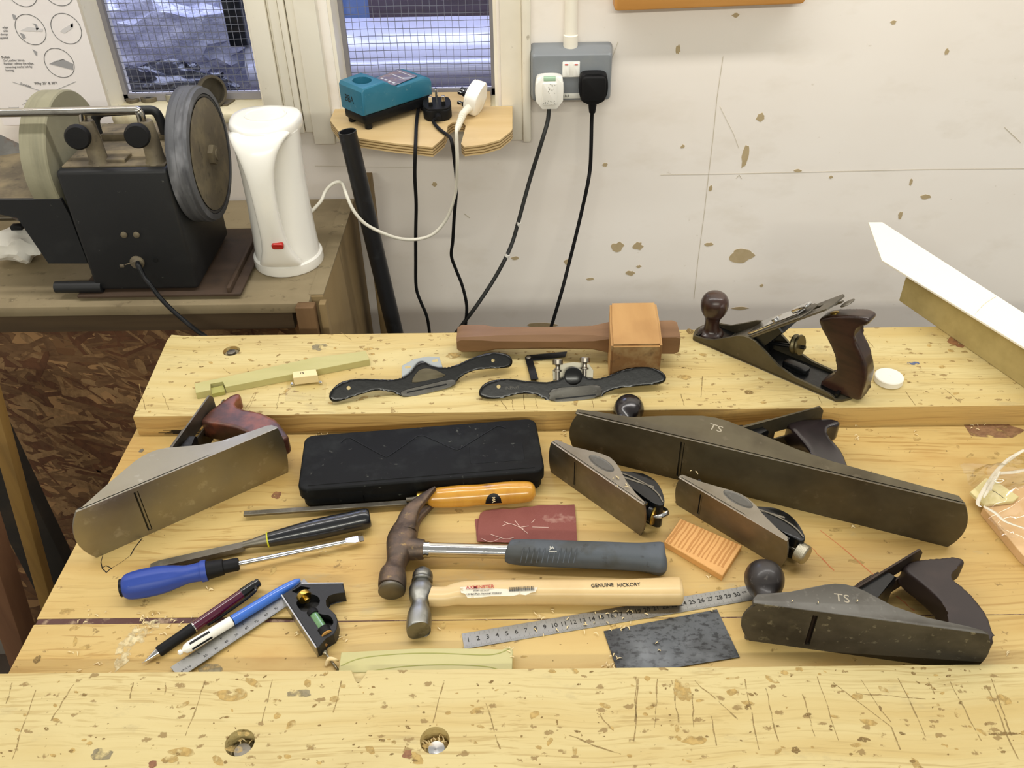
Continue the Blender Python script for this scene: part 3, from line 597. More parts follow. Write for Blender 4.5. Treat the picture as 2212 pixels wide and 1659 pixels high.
def plane_body(root, L, w, prof, mo, m_out, m_in, arc=.012, harc=None, ct=.0035, th=.0035, mw=.005):
    g = G(); sole(g, L, w, mo, th, arc, harc, mw)
    P = [(prof[0][0], .0016)]+[p for p in prof if p[1] > .0017]+[(prof[-1][0], .0016)]
    side(g, P, 0, ct, .0006, 1); side(g, P, w-ct, w, .0006, 1)
    g.box((mo+mw*.6, w/2, .0022), (mw*.42, w-.013, .0035))
    b = obj('body', g, m_out, root, local=True)
    g = G(); g.tube([(prof[0][0]+.001, .0001, .0001), (prof[-1][0]-.001, .0001, .0001)], .00045, 6); obj('worn_edge', g, m_worn, b, local=True)
    g = G(); g.box((L/2, w/2, th+.0006), (L-.002, w-2*ct, .0012))
    g.box((.004, w/2, th+.003), (.004, w-2*ct, .006)); g.box((L-.003, w/2, th+.003), (.004, w-2*ct, .006))
    g.box((mo-.012, w/2, .010), (.004, w-2*ct, .014)); obj('bed', g, m_in, root, local=True); return b
def cutter(root, mo, w, wi, m_frog, m_iron, m_cap, Li=.165, ang=45, lever=True, capm=None, wheel=m_brass, lat=True, wx=None, wz=.024, lo=0.):
    a = rad(ang); y = w/2
    g = G(); side(g, [(mo+.006, .004), (mo+.012, .004+.008), (mo+.052, .047), (mo+.080, .072), (mo+.088, .066), (mo+.066, .036), (mo+.058, .020), (mo+.062, .004)], y-.021, y+.021, .0015, 1); obj('frog', g, m_frog, root, local=True)
    F = Matrix(((math.cos(a), 0, -math.sin(a), mo+.002), (0, 1, 0, y), (math.sin(a), 0, math.cos(a), .0), (0, 0, 0, 1)))
    h = wi/2
    g = G(); s0, s1 = Li*.30, Li*.86
    g.box((s0/2, 0, .0016), (s0, wi, .0022), F); g.box(((s0+s1)/2, -(h+.006)/2, .0016), (s1-s0, h-.006, .0022), F); g.box(((s0+s1)/2, (h+.006)/2, .0016), (s1-s0, h-.006, .0022), F)
    g.prism([(s1, -h), (Li-.006, -h), (Li, -h+.008), (Li, h-.008), (Li-.006, h), (s1, h)], .0005, .0027, F)
    obj('iron', g, m_iron, root, local=True)
    g = G(); c1 = Li*.66+lo*.6; g.prism([(.002, -h+.0003), (.002, h-.0003), (c1-.012, h-.0003), (c1, h-.014), (c1, -h+.014), (c1-.012, -h+.0003)], .0028, .0046, F, .0004, 1)
    g.tube([F @ V((.0015, -h+.001, .0042)), F @ V((.0015, h-.001, .0042))], .0017, 8); obj('cap_iron', g, m_iron, root, local=True)
    if lever:
        F0 = F; F = F @ T(lo, 0, 0); g = G(); g.prism([(.008, -h+.003), (.008, h-.003), (.030, h-.004), (.062, h*.62), (.088, h*.52), (.092, -0), (.088, -h*.52), (.062, -h*.62), (.030, -h+.004)], .0048, .0085, F, .0014, 2)
        g.lathe([(.0055, .0085), (.0055, .0105), (.003, .011)], F @ T(.045, 0, 0), 14)
        g.prism(rrect(.076, -.008, .104, .008, .005), .0088, .0135, F, .0015); lc = obj('lever_cap', g, capm or m_cap, root, local=True); F = F0
    # depth wheel, yoke and lateral lever behind the iron
    g = G(); g.lathe([(.006, -.006), (.0135, -.006), (.0142, -.004), (.012, -.001), (.0142, .002), (.0135, .004), (.006, .004)], T(wx or mo+.072, y, wz) @ RY(90 if wx is None else 75), 24); obj('depth_wheel', g, wheel, root, local=True)
    g = G(); g.tube([(mo+.05, y, .024), ((wx or mo+.072)+.010, y, wz)], .0028, 8); g.box((mo+.058, y, .034), (.005, .008, .022)); g.box((mo+.058, y+.012, .018), (.012, .006, .018), I4, .001); obj('yoke', g, m_frog, root, local=True)
    if lat:
        g = G(); g.prism([(Li*.5, -.004), (Li*.97, -.0025), (Li*1.02, -.0025), (Li*1.02, .0025), (Li*.97, .0025), (Li*.5, .004)], -.0022, -.0004, F); g.prism(rrect(Li*1.0, -.010, Li*1.09, .010, .008), -.006, -.0045, F, .0004, 1); obj('lateral_lever', g, m_iron, root, local=True)
    return F
m_worn = mat('worn_bright_edge', '9C958A', .35, 1)
m_brassd = mat('dull_aged_brass', '6E664E', .45, 1)
m_cream = mat('scratched_lettering', 'A89F8C', .8)
# --- jack plane, far left, on its side
M_ = lying((209, 1205), (628, 1018), .073)
t = thing('jack_plane', 'bright steel jack plane on its side, reddish handle, at the left end of bench', 'plane', M_)
PR = [(.0005, .0015), (.006, .004), (.046, .028), (.0765, .0446), (.086, .0485), (.095, .050), (.104, .049), (.115, .046), (.147, .027), (.1695, .018), (.200, .0145), (.226, .0125), (.231, .010), (.2345, .003)]
mo = M_.inverted() @ PY(300, 1085, .0)
mL = toolocal(M_, 308, 1104, .037)[0]
mo = (M_.inverted() @ PP(308, 1104, M_.translation, V((M_[0][2], M_[1][2], 0)))).x
plane_body(t, .2345, .073, PR, mo-.002, m_steel, m_jap, .012, .004)
cutter(t, mo+.004, .073, .058, m_jap, m_steel_d, m_steel, .182, 44)
tote(t, .2465, m_redwood, .124, .0365, .028)
# --- long jointer plane
M_ = lying((1246, 982), (2055, 1184), .067)
t = thing('jointer_plane', 'longest plane, dark brown iron, on its side under the rear slab at right', 'plane', M_)
fc = lambda px, py: (M_.inverted() @ PP(px, py, M_.translation, V((M_[0][2], M_[1][2], 0)))).x
mo = fc(1470, 985)
PR = [(-.004, .003), (-.004, .0085), (.02, .0125), (.063, .0165), (.100, .034), (.1417, .0505), (.158, .0525), (.173, .051), (.215, .040), (.2577, .028), (.2977, .021), (.36, .0165), (.432, .0128), (.437, .005)]
plane_body(t, .438, .067, PR, mo-.002, m_iron, m_jap, .011, .010)
cutter(t, mo+.004, .067, .056, m_jap, m_iron, m_iron, .193, 42, lever=False, lat=False)
F = Matrix(((math.cos(rad(45)), 0, -math.sin(rad(45)), mo+.001), (0, 1, 0, .0335), (math.sin(rad(45)), 0, math.cos(rad(45)), 0), (0, 0, 0, 1)))
g = G(); g.prism([(.02, -.025), (.02, .025), (.07, .022), (.092, .016), (.092, -.016), (.07, -.022)], .0048, .010, F, .0015); obj('lever_cap', g, m_jap, t, local=True)
tote(t, .3165, m_ebon, .122, .0335, .028)
knob(t, .046, .0335, m_ebon, .0195, .085)
c = toolocal(M_, 1546, 925, .067); text('TS', .016, Matrix(((1, 0, 0, c[0]), (0, 0, -1, -.0001), (0, 1, 0, c[1]), (0, 0, 0, 1))) if 0 else M_ @ frame((c[0], -.0001, c[1]), (1, 0, -.10), (0, 0, 1)), m_cream, t, 'scratched_initials')
# --- smoother, bottom right, on its side
M_ = lying((1619, 1384), (2105, 1452), .058)
t = thing('smoothing_plane', 'dirty dark iron smoothing plane on its side at bottom right, marked TS', 'plane', M_)
fc = lambda px, py: (M_.inverted() @ PP(px, py, M_.translation, V((M_[0][2], M_[1][2], 0)))).x
mo = fc(1750, 1365)
m_grimy = mat('grimy_cast_iron', '565044', .6, .5, layers=((16, .45, .65, '38332A', .8), (120, .62, .68, '8C8570', .6), ((40, 40, 40), .6, .7, '5E5846', .6)), bump=(300, .25, .0005))
m_greyiron = mat('grey_cast_iron', '65635E', .5, .8, layers=((22, .45, .7, '4A4640', .6), (150, .6, .7, '83807A', .4)))
PR = [(-.004, .001), (-.005, .005), (-.0005, .012), (.0317, .020), (.050, .0285), (.0656, .0353), (.076, .0388), (.0858, .0396), (.095, .0378), (.1044, .034), (.1276, .019), (.1573, .010), (.1937, .0065), (.2061, .0045), (.2105, .001)]
g = G(); sole(g, .2105, .058, mo-.002, .0035, .012, .008)
body = obj('sole', g, m_grimy, t, local=True)
g = G(); P = [(PR[0][0], .0004)]+PR[:-1]+[(PR[-1][0], .0004)]; side(g, P, -.0002, .0045, .0008, 2); side(g, P, .0535, .058, .0006, 1); obj('cheeks', g, m_greyiron, t, local=True)
g = G(); g.box((.105, .029, .0041), (.206, .049, .0012)); g.box((mo-.012, .029, .010), (.004, .049, .014)); obj('bed', g, m_jap, t, local=True)
m_ironb = mat('dark_bronzed_iron', '3A302A', .5, .7, layers=((30, .5, .7, '5C5048', .5),))
cutter(t, mo-.002, .058, .050, m_jap, m_ironb, m_ironb, .160, 42, lever=True, lat=False)
tote(t, .2215, mat('dull_brown_black_wood', '2C2220', .5, layers=((20, .5, .7, '40322E', .6),)), .108, .029, .026, .92, .009)
knob(t, .0125, .029, mat('dusty_black_knob', '2A2524', .4, layers=((90, .6, .7, '8C8680', .4),), coat=.2), .0205, .073)
c = toolocal(M_, 1819, 1293, .058); text('TS', .014, M_ @ frame((c[0], -.0001, c[1]), (1, 0, -.02), (0, 0, 1)), m_cream, t, 'scratched_initials')
# --- two block planes
def block_plane(px0, px1, w, PR, slot, name, lab, dimple, knurl, m_b):
    M_ = lying(px0, px1, w); t = thing('block_plane', lab, 'plane', M_, None)
    mo = (M_.inverted() @ PP(*slot, M_.translation, V((M_[0][2], M_[1][2], 0)))).x; L = PR[-1][0]
    plane_body(t, L, w, PR, mo-.001, m_b, m_jap, .004, .004, .003, .003, .0035)
    y = w/2; a = rad(20); F = Matrix(((math.cos(a), 0, -math.sin(a), mo+.001), (0, 1, 0, y), (math.sin(a), 0, math.cos(a), .001), (0, 0, 0, 1)))
    g = G(); g.prism([(0, -w*.38), (L*.66, -w*.38), (L*.72, -w*.25), (L*.72, w*.25), (L*.66, w*.38), (0, w*.38)], 0, .0025, F); obj('iron', g, m_steel_d, t, local=True)
    q = L/.1464; P = [(.052, .011), (.072, .020), (.088, .029), (.104, .0415), (.118, .0465), (.136, .0415), (.152, .030), (.1575, .022), (.152, .0165), (.135, .0155), (.112, .0165), (.085, .0135)]
    g = G(); g.prism(closed([(p[0]*q, p[1]*(w/.0495)**.6) for p in P], 3), -(y+w*.37), -(y-w*.37), FX, .004, 3); obj('lever_cap', g, m_jap, t, local=True, ang=50)
    c_ = [V((p[0]*q, p[1]*(w/.0495)**.6, 0)) for p in ((.060, .0160), (.085, .0240), (.105, .0300), (.125, .0325), (.142, .0305), (.155, .0240))]; c_ = cat(c_, 4)
    g = G(); g.prism([(p.x, p.y+.0009) for p in c_]+[(p.x, p.y-.0009) for p in c_[::-1]], -(y+w*.39), -(y-w*.39), FX); obj('cap_seam', g, m_steel_d, t, local=True)
    g = G(); g.prism([(mo+.02, .003), (mo+.055, .018), (mo+.07, .020), (mo+.062, .003)], -(y+.012), -(y-.012), FX, .001, 1); obj('bed_support', g, m_jap, t, local=True)
    g = G(); g.lathe([(0, 0), (.007, .002), (.0105, .006), (.011, .010), (.007, .0125), (0, .013)], T(.014, y, .003), 20); obj('front_button', g, m_steel, t, local=True)
    c = toolocal(M_, *dimple, w); g = G()
    g.loft([[(c[0]+rx*math.cos(6.283*i/32), yy, c[1]+rz*math.sin(6.283*i/32)) for i in range(32)] for rx, rz, yy in ((.019, .0078, -.0001), (.0182, .0070, -.0006), (.0172, .0062, -.0003), (.014, .005, -.00008))], cap=True)
    obj('finger_dimple', g, m_greyiron, t, local=True, label='oval finger recess in the cheek')
    if knurl:
        g = G(); g.tube([(L-.008, y, .016), (L+.016, y, .016)], .0022, 8); obj('adjuster_rod', g, m_steel, t, local=True)
        g = G(); prof = [(.009, 0), (.0112, .001), (.0112, .011), (.0095, .0125), (.004, .0125)]; g.lathe(prof, T(L+.007, y, .016) @ RY(90), 30)
        obj('knurled_knob', g, mat('knurled_nickel', 'B9B3A0', .35, 1, bump=(900, 1, .0006)), t, local=True)
    else:
        g = G(); g.lathe([(.004, 0), (.0125, .0005), (.0135, .002), (.0125, .0035), (.004, .004)], T(L+.002, y, .018) @ RY(75), 26); obj('adjuster_wheel', g, m_brass, t, local=True)
        g = G(); g.lathe([(.003, .0005), (.0108, .001), (.0108, -.005), (.003, -.005)], T(L+.002, y, .018) @ RY(75), 20); obj('wheel_hub', g, m_jap, t, local=True)
        g = G(); g.tube([(L-.004, y-.004, .026), (L+.010, y-.006, .028), (L+.018, y-.010, .022), (L+.016, y-.010, .012), (L+.010, y-.008, .008)], [.0018, .003, .003, .0025, .0015], 8, 4, .5); obj('adjuster_lever', g, m_chrome, t, local=True)
    return t
PB1 = [(.000, .006), (.0025, .009), (.0255, .0134), (.0471, .025), (.058, .030), (.067, .032), (.077, .0305), (.087, .026), (.1067, .0153), (.128, .008), (.1443, .0053), (.1464, .001)]
m_steelb = mat('brownish_ground_steel', '8E877A', .42, 1, layers=((16, .42, .7, '665C48', .6), (70, .6, .72, 'A9A294', .3)), rl=(14, .18))
block_plane((1190, 1020), (1387, 1160), .0495, PB1, (1241, 1020), 'a', 'block plane on its side beside the black case, brass wheel and curled lever', (1299, 1001), False, m_steelb)
PB2 = [(-.003, .005), (-.0015, .0075), (.022, .012), (.040, .019), (.054, .025), (.065, .0275), (.0747, .0273), (.088, .023), (.1002, .017), (.120, .010), (.1385, .0063), (.1405, .001)]
block_plane((1461, 1090), (1690, 1230), .043, PB2, (1511, 1085), 'b', 'block plane on its side with knurled silver knob, in front of the longest plane', (1594, 1078), True, m_steelb)
# --- smoother standing on the rear slab
A = PZ(1497, 735, SH); B = PZ(1802, 867, SH); d = (B-A).normalized()
M_ = Matrix(((d.x, -d.y, 0, A.x), (d.y, d.x, 0, A.y), (0, 0, 1, SH), (0, 0, 0, 1)))
t = thing('smoothing_plane', 'black smoothing plane standing upright on the rear slab, chrome lever cap', 'plane', M_)
PR = [(-.001, .004), (.000, .008), (.016, .0095), (.031, .0135), (.0547, .029), (.0670, .0375), (.0758, .0405), (.085, .0412), (.0933, .040), (.1097, .0305), (.1317, .0165), (.1569, .0098), (.205, .008), (.213, .006), (.217, .002)]
plane_body(t, .218, .052, PR, .075, m_iron, m_jap, .010, .014)
cutter(t, .040, .052, .046, m_jap, m_steel_d, m_chrome, .190, 42, wheel=m_brassd, wx=.143, wz=.043, lo=.047)
tote(t, .2425, m_rose, .121, .026, .025); knob(t, .0125, .026, m_rose, .0195, .068)
g = G(); g.prism(rrect(.128, .018, .165, .034, .006), .004, .013, I4, .003); obj('handle_boss', g, m_jap, t, local=True)
# ================================================================== SMALL TOOLS ON THE BENCH
def axis(p0, p1, z0, z1=None):
    a = PZ(*p0, z0); b = PZ(*p1, z0 if z1 is None else z1); return aim(a, b-a), (b-a).length
def onaxis(F, L, px, py, z): return (F.inverted() @ PZ(px, py, z)).z
def ell_loft(g, rows, F=I4, seg=20, pw=2.):
    """rows: (x, y, z, ax, az) ellipse half sizes across (in plane) and upright; runs along given centres"""
    C_ = [V(r[:3]) for r in rows]; R = []
    for i, r in enumerate(rows):
        d = (C_[min(i+1, len(C_)-1)]-C_[max(i-1, 0)]).normalized(); s_ = d.cross(V((0, 0, 1))).normalized(); u_ = s_.cross(d)
        ring = []
        for k in range(seg):
            a = 6.28318*k/seg; c, s2 = math.cos(a), math.sin(a); c = math.copysign(abs(c)**(2/pw), c); s2 = math.copysign(abs(s2)**(2/pw), s2)
            ring.append(C_[i]+s_*c*r[3]+u_*s2*r[4])
        R.append(ring)
    return g.loft(R, F)
def rows_smooth(rows, sub=4):
    v = cat([V(r[:3]) for r in rows], sub); a = cat([V((r[3], r[4], 0)) for r in rows], sub); return [(p.x, p.y, p.z, q.x, q.y) for p, q in zip(v, a)]

# --- black case
o = PZ(653, 1078, 0); e = PZ(1183, 1035, 0); a = math.atan2(*(PZ(1183, 1015, .036)-PZ(648, 1058, .036)).yx)
M_ = T(-.2655, .7455, 0) @ RZ(math.degrees(a)); W_, D_ = .293, .1005
t = thing('tool_case', 'flat black plastic case with moulded zigzag line on its lid', 'case', M_)
m_case = mat('matt_black_case', '101112', .55, spec=.18, layers=((26, .52, .7, '262929', .55), (90, .66, .74, '75776F', .5)), bump=(700, .2, .0003))
g = G(); g.prism(rrect(.003, .003, W_-.003, D_-.003, .012), 0, .0165, I4, .003); obj('case_base', g, m_case, t, local=True)
g = G(); g.prism(rrect(0, 0, W_, D_, .012), .0175, .0335, I4, .003, 3, bot=False); obj('case_lid', g, m_case, t, local=True); lid = t.children[-1]
inv = M_.inverted(); P = [inv @ PZ(x, y, .0336) for x, y in ((736, 957), (744, 949), (753, 946), (764, 950), (824, 983), (836, 986), (846, 981), (898, 945), (908, 941), (920, 943), (978, 969), (990, 971), (1000, 966), (1068, 924), (1079, 921), (1092, 925))]
g = G(); g.tube([(p.x, p.y, .0336) for p in P], .0007, 6, 3); obj('zigzag_moulding', g, m_black, lid, local=True)
g = G(); g.tube([(.012, .0075, .0336), (W_-.012, .0075, .0336)], .0008, 6, 1); obj('lid_ridge', g, m_case, lid, local=True)
g = G(); g.prism(rrect(W_-.088, .022, W_-.022, .055, .002), .0332, .0338, I4, .0002, 1); obj('raised_panel', g, m_case, lid, local=True)
for xx in (.045, .215):
    g = G(); g.box((xx+.015, .0015, .016), (.03, .0035, .018), I4, .001); obj('latch', g, m_case, t, local=True)

# --- bench chisel (narrow) with yellow handle
F, L = axis((525, 1103), (1156, 1061), .0125, .0135)
t = thing('chisel', 'narrow chisel with varnished yellow handle, in front of the black case', 'chisel', F.translation)
h0 = onaxis(F, L, 925, 1063, .013)
m_yel = mat('varnished_yellow_handle', 'CE9638', .22, layers=(((60, 60, 6), .45, .7, 'B97F2C', .6), (18, .62, .7, '6E5230', .7)), coat=.6)
g = G(); F2 = F @ T(0, -.0, 0); g.prism([(-.0035, 0), (.0035, 0), (.0035, h0-.022), (-.0035, h0-.022)], -.0075, -.0035, F @ Matrix(((1, 0, 0, 0), (0, 0, 1, 0), (0, 1, 0, 0), (0, 0, 0, 1))), .0006, 1)
bl = [(0, -.0035, .0001), (0, .0035, .0001), (.012, .0035, .0035), (.012, -.0035, .0035)]
obj('blade', g, m_steel_d, t)
g = G(); g.lathe([(.0028, h0-.026), (.0032, h0-.018), (.0055, h0-.008), (.0052, h0-.004)], F, 14); obj('tang_bolster', g, m_steel_d, t)
g = G(); g.lathe([(.0085, h0-.013), (.009, h0-.012), (.0092, h0), (.0085, h0)], F, 26); obj('ferrule', g, m_brass, t)
pr = [(.0088, 0), (.0110, .003), (.0125, .018), (.0132, .040), (.0126, .062), (.0136, .085), (.0136, .104), (.0118, .122), (.006, L-h0)]
P = cat([V((r, z+h0, 0)) for r, z in pr], 4); g = G(); g.lathe([(p.x, p.y) for p in P], F, 30); hd = obj('handle', g, m_yel, t, ang=60)
def on_round(g, F, fr, z0, z1, a0, a1, lift=.0002, n=14, shape=None):
    """patch lying on a lathe of radius fr(z) between angles"""
    vs = []; fs = []
    for i in range(n+1):
        z = z0+(z1-z0)*i/n; c0, c1 = (a0, a1) if shape is None else shape(i/n)
        for k in range(9):
            a = c0+(c1-c0)*k/8; r = fr(z)+lift; vs.append((r*math.cos(a), r*math.sin(a), z))
    for i in range(n):
        for k in range(8): fs.append((i*9+k, i*9+k+1, (i+1)*9+k+1, (i+1)*9+k))
    g.put(vs, fs, F)
inv = F.inverted(); q = inv @ PZ(1066, 1080, .012); qa = math.atan2(*(inv.to_3x3() @ (CAM-PZ(1066, 1080, .015))).yx)
g = G(); on_round(g, F, lambda z: .0134, q.z-.010, q.z+.010, 0, 0, .0003, 16, lambda u: (qa+.95-1.0*math.sqrt(max(0, 1-(2*u-1)**2)), qa+.97))
obj('black_badge', g, m_black, hd, label='black half-round badge on the handle')
an = qa+.52; text('MA', .0052, F @ frame((.0140*math.cos(an), .0140*math.sin(an), q.z), (-math.sin(an), math.cos(an), 0), (0, 0, 1)), m_shav, hd.children[0], 'badge_lettering', ext=.0002, off=.0001)
# --- black handled chisel
F, L = axis((322, 1222), (800, 1118), .006, .013)
t = thing('chisel', 'wide chisel with black plastic handle and thin yellow ring, steel blade', 'chisel', F.translation)
h0 = onaxis(F, L, 578, 1166, .010)
X3 = Matrix(((1, 0, 0, 0), (0, 0, 1, 0), (0, 1, 0, 0), (0, 0, 0, 1)))
g = G(); g.loft([[(-.0062, -.0040, 0), (.0062, -.0040, 0), (.0062, -.0036, 0), (-.0062, -.0036, 0)], [(-.0062, -.0042, .010), (.0062, -.0042, .010), (.0050, .0, .010), (-.0050, .0, .010)], [(-.0062, -.0042, h0-.030), (.0062, -.0042, h0-.030), (.0045, .0012, h0-.030), (-.0045, .0012, h0-.030)], [(-.0042, -.0042, h0-.026), (.0042, -.0042, h0-.026), (.0035, .0015, h0-.026), (-.0035, .0015, h0-.026)]], F)
g.lathe([(.0042, h0-.027), (.0048, h0-.018), (.0068, h0-.006), (.0078, h0)], F, 20); obj('blade', g, m_steel_d, t)
pr = [(.0078, 0), (.0082, .001), (.0098, .020), (.0118, .048), (.0122, .070), (.0118, .095), (.0122, L-h0-.008), (.0105, L-h0-.001), (.006, L-h0)]
P = cat([V((r, z+h0, 0)) for r, z in pr], 4); g = G(); g.lathe([(p.x, p.y) for p in P], F, 30); obj('handle', g, mat('glossy_black_handle', '16181D', .25, layers=((40, .6, .7, '3C3F45', .5),), coat=.5), t, ang=60)
g = G(); g.lathe([(.0080, h0-.0006), (.0088, h0-.0003), (.0090, h0+.001), (.0082, h0+.0014)], F, 28); obj('ring', g, mat('yellow_ring', 'C9C832', .4), t)
# --- screwdriver
F, L = axis((262, 1270), (785, 1163), .0145, .0085)
t = thing('screwdriver', 'flat screwdriver with blue fluted handle and bright shaft', 'screwdriver', F.translation)
k = lambda px, py: onaxis(F, L, px, py, .013)
a1, a2, a3 = k(447, 1232), k(484, 1227), k(516, 1219)
m_blue = mat('blue_rubbery_handle', '2A459A', .45, layers=((40, .55, .75, '3A56B0', .4), (160, .68, .74, '8FA0CC', .5)))
pr = cat([V((r, z, 0)) for r, z in ((.009, .001), (.0135, .006), (.0155, .020), (.0152, .040), (.0125, .056), (.0100, .068), (.0105, .082), (.0118, a1-.006), (.0118, a1))], 3)
rings = [[(((p.x*(1-.07*(math.cos(6*2*math.pi*j/36) > .55)*(p.x > .011)*(p.y < .06)))*math.cos(2*math.pi*j/36)), ((p.x*(1-.07*(math.cos(6*2*math.pi*j/36) > .55)*(p.x > .011)*(p.y < .06)))*math.sin(2*math.pi*j/36)), p.y) for j in range(36)] for p in pr]
g = G(); g.loft(rings, F); obj('handle', g, m_blue, t, ang=55)
g = G(); g.lathe([(.0085, -.0015), (.0098, -.001), (.0098, .003)], F, 24); obj('end_cap', g, m_black, t)
g = G(); g.lathe([(.0105, a1-.001), (.0102, a1), (.0088, a2-.001), (.0072, a2), (.0074, a3-.002), (.0064, a3)], F, 26); obj('collar', g, m_blackrub, t)
g = G(); g.lathe([(.0030, a3-.003), (.0030, L-.020), (.0028, L-.018)], F, 16)
g.loft([[(-.0028, -.0026, L-.02), (.0028, -.0026, L-.02), (.0028, .0026, L-.02), (-.0028, .0026, L-.02)], [(-.0046, -.0012, L-.010), (.0046, -.0012, L-.010), (.0046, .0012, L-.010), (-.0046, .0012, L-.010)], [(-.0034, -.0005, L), (.0034, -.0005, L), (.0034, .0005, L), (-.0034, .0005, L)]], F)
obj('shaft', g, m_chrome, t)
g = G(); g.box((0, 0, L-.003), (.0078, .0018, .0065), F); obj('blackened_tip', g, m_steel_d, t, label='dark worn tip')
# --- mechanical pencil
F, L = axis((307, 1433), (560, 1257), .0035, .0105)
t = thing('mechanical_pencil', 'burgundy mechanical pencil with black rubber grip and silver tip', 'pencil', F.translation)
k = lambda px, py: onaxis(F, L, px, py, .007)
a0, a1, a2, a3 = k(338, 1404), k(414, 1350), k(522, 1282), k(549, 1263)
g = G(); g.lathe([(.0003, 0), (.0004, .004)], F, 8); g.lathe([(.0008, .003), (.0012, .005), (.0038, a0-.004), (.0046, a0)], F, 22); obj('tip', g, m_chrome, t)
g = G(); g.lathe([(.0050, a0), (.0058, a0+.002), (.0056, (a0+a1)/2), (.0060, a1-.002), (.0056, a1)], F, 26); obj('grip', g, m_blackrub, t)
g = G(); g.lathe([(.0059, a1-.0005), (.0059, a1+.0008)], F, 24); obj('ring', g, m_chrome, t)
g = G(); g.lathe([(.0056, a1), (.0058, a1+.02), (.0054, a2)], F, 26); obj('barrel', g, mat('burgundy_barrel', '4B0F2A', .15, coat=.8), t)
s5 = 1 if (F.to_3x3() @ V((1, 0, 0))).y < 0 else -1
g = G(); g.lathe([(.0056, a2-.001), (.0058, a2), (.0056, a3), (.0042, a3+.0005), (.0040, L-.008), (.0048, L-.0075), (.0048, L-.001), (.004, L)], F, 22); obj('cap', g, mat('gloss_black', '121214', .15, coat=.5), t)
g = G(); g.tube([F @ V((s5*.004, .002, a3-.002)), F @ V((s5*.0088, .0015, a3-.006)), F @ V((s5*.0092, .000, a2-.010)), F @ V((s5*.0080, -.001, a2-.042)), F @ V((s5*.0065, -.001, a2-.046))], [.0018, .0018, .0016, .0014, .001], 8, 4); obj('clip', g, mat('gloss_black_clip', '121214', .2), t)
# --- four colour pen
F, L = axis((386, 1411), (648, 1252), .0105, .0065)
t = thing('pen', 'ballpoint pen, pale blue barrel and white top with slots, lying on the square rule', 'pen', F.translation)
k = lambda px, py: onaxis(F, L, px, py, .008)
a1 = k(497, 1336); inv = F.inverted(); qa = math.atan2(*(inv.to_3x3() @ (CAM-PZ(440, 1380, .01))).yx)
g = G(); g.lathe([(.0005, -.001), (.0026, .0002), (.0026, .003), (.0014, .004), (.0045, .007), (.0056, .012), (.0056, a1)], F, 26); g.lathe([(.001, -.0), (.0022, .0015), (.001, .003)], F, 10); top = obj('white_top', g, m_white, t, label='white upper barrel with a small ball end')
for da in (-.45, .75):
    g = G(); on_round(g, F, lambda z: .0056, .012, .034, qa+da-.22, qa+da+.22, .0002); obj('colour_slot', g, m_black, top)
g = G(); g.lathe([(.0057, a1-.0008), (.0057, a1)], F, 24); obj('dark_ring', g, m_black, t)
g = G(); g.lathe([(.0056, a1), (.0056, L-.030), (.0050, L-.015), (.0035, L-.004), (.0015, L)], F, 26); obj('barrel', g, mat('light_blue_barrel', '3E6FCB', .2, coat=.6), t)
# --- combination square
Zs = .0155
t = thing('combination_square', 'small combination square, black head with green vial, steel rule under the pens', 'square', PZ(670, 1330, 0))
m_rule = mat('satin_steel_rule', '8F8F8C', .38, .9, layers=((150, .5, .7, '7C7C78', .4),)); m_print = mat('etched_black_print', '23221F', .6)
rA = PZ(371, 1439, .004); rB = PZ(387, 1465, .004); rC = PZ(640, 1295, .004); d = (rC-rB).normalized(); n = V((-d.y, d.x, 0)); wr = (rA-rB).dot(n)
Fr = frame(rB, d, n); g = G(); g.prism([(0, 0), (.158, 0), (.158, wr), (0, wr)], -.0012, 0, Fr, .0001, 1); rl = obj('rule', g, m_rule, t)
g = G()
for i in range(1, 122):
    x = i*.00118+.008; l_ = .0034 if i % 10 == 0 else (.0025 if i % 5 == 0 else .0015); g.box((x, l_/2+.0002, .00005), (.00013, l_, .0001), Fr)
for i in range(0, 92):
    x = i*.00159+.008; l_ = .0034 if i % 16 == 0 else (.0022 if i % 4 == 0 else .0012); g.box((x, wr-l_/2-.0002, .00005), (.00013, l_, .0001), Fr)
obj('graduations', g, m_print, rl, kind='stuff')
Fb = Fr @ T(0, 0, .0001)
for i in range(2, 13): text('%d' % (i*10), .0040, Fb @ T(.008+i*.0118, .0053, 0), m_print, rl, 'numeral')
for i, c_ in enumerate('54321'): text(c_, .0045, Fb @ T(.028+i*.0254, wr-.0052, 0) @ RZ(180), m_print, rl, 'numeral')
text('5TH/10', .0034, Fb @ T(.0100, .0050, 0), m_print, rl, 'numeral')
def zl(z, *p): return [tuple(PZ(x, y, z)[:2]) for x, y in p]
out = zl(Zs, (609, 1284), (651, 1261), (741, 1260), (745, 1279), (724, 1281), (709, 1286), (702, 1297), (703, 1309), (714, 1317), (725, 1327), (730, 1341), (728, 1357), (721, 1370), (703, 1378), (690, 1397), (684, 1398))
g = G(); g.prism(out, .0, Zs, I4, .0008, 1); hd = obj('head', g, mat('crackle_black_enamel', '161718', .45, bump=(500, .6, .0005)), t)
g = G(); g.prism(closed(zl(Zs, (640, 1302), (655, 1290), (676, 1284), (690, 1293), (688, 1307), (672, 1318), (652, 1320)), 4), .006, .03); cut(hd, g)
g = G(); g.prism(closed(zl(Zs, (668, 1326), (680, 1322), (696, 1327), (712, 1330), (720, 1342), (716, 1352), (700, 1358), (684, 1348)), 4), .004, .03); cut(hd, g)
g = G(); g.prism(zl(Zs, (630, 1277), (650, 1266), (672, 1270), (645, 1284)), .011, .03); cut(hd, g)
m_mach = mat('machined_face', 'A9A9A6', .35, 1)
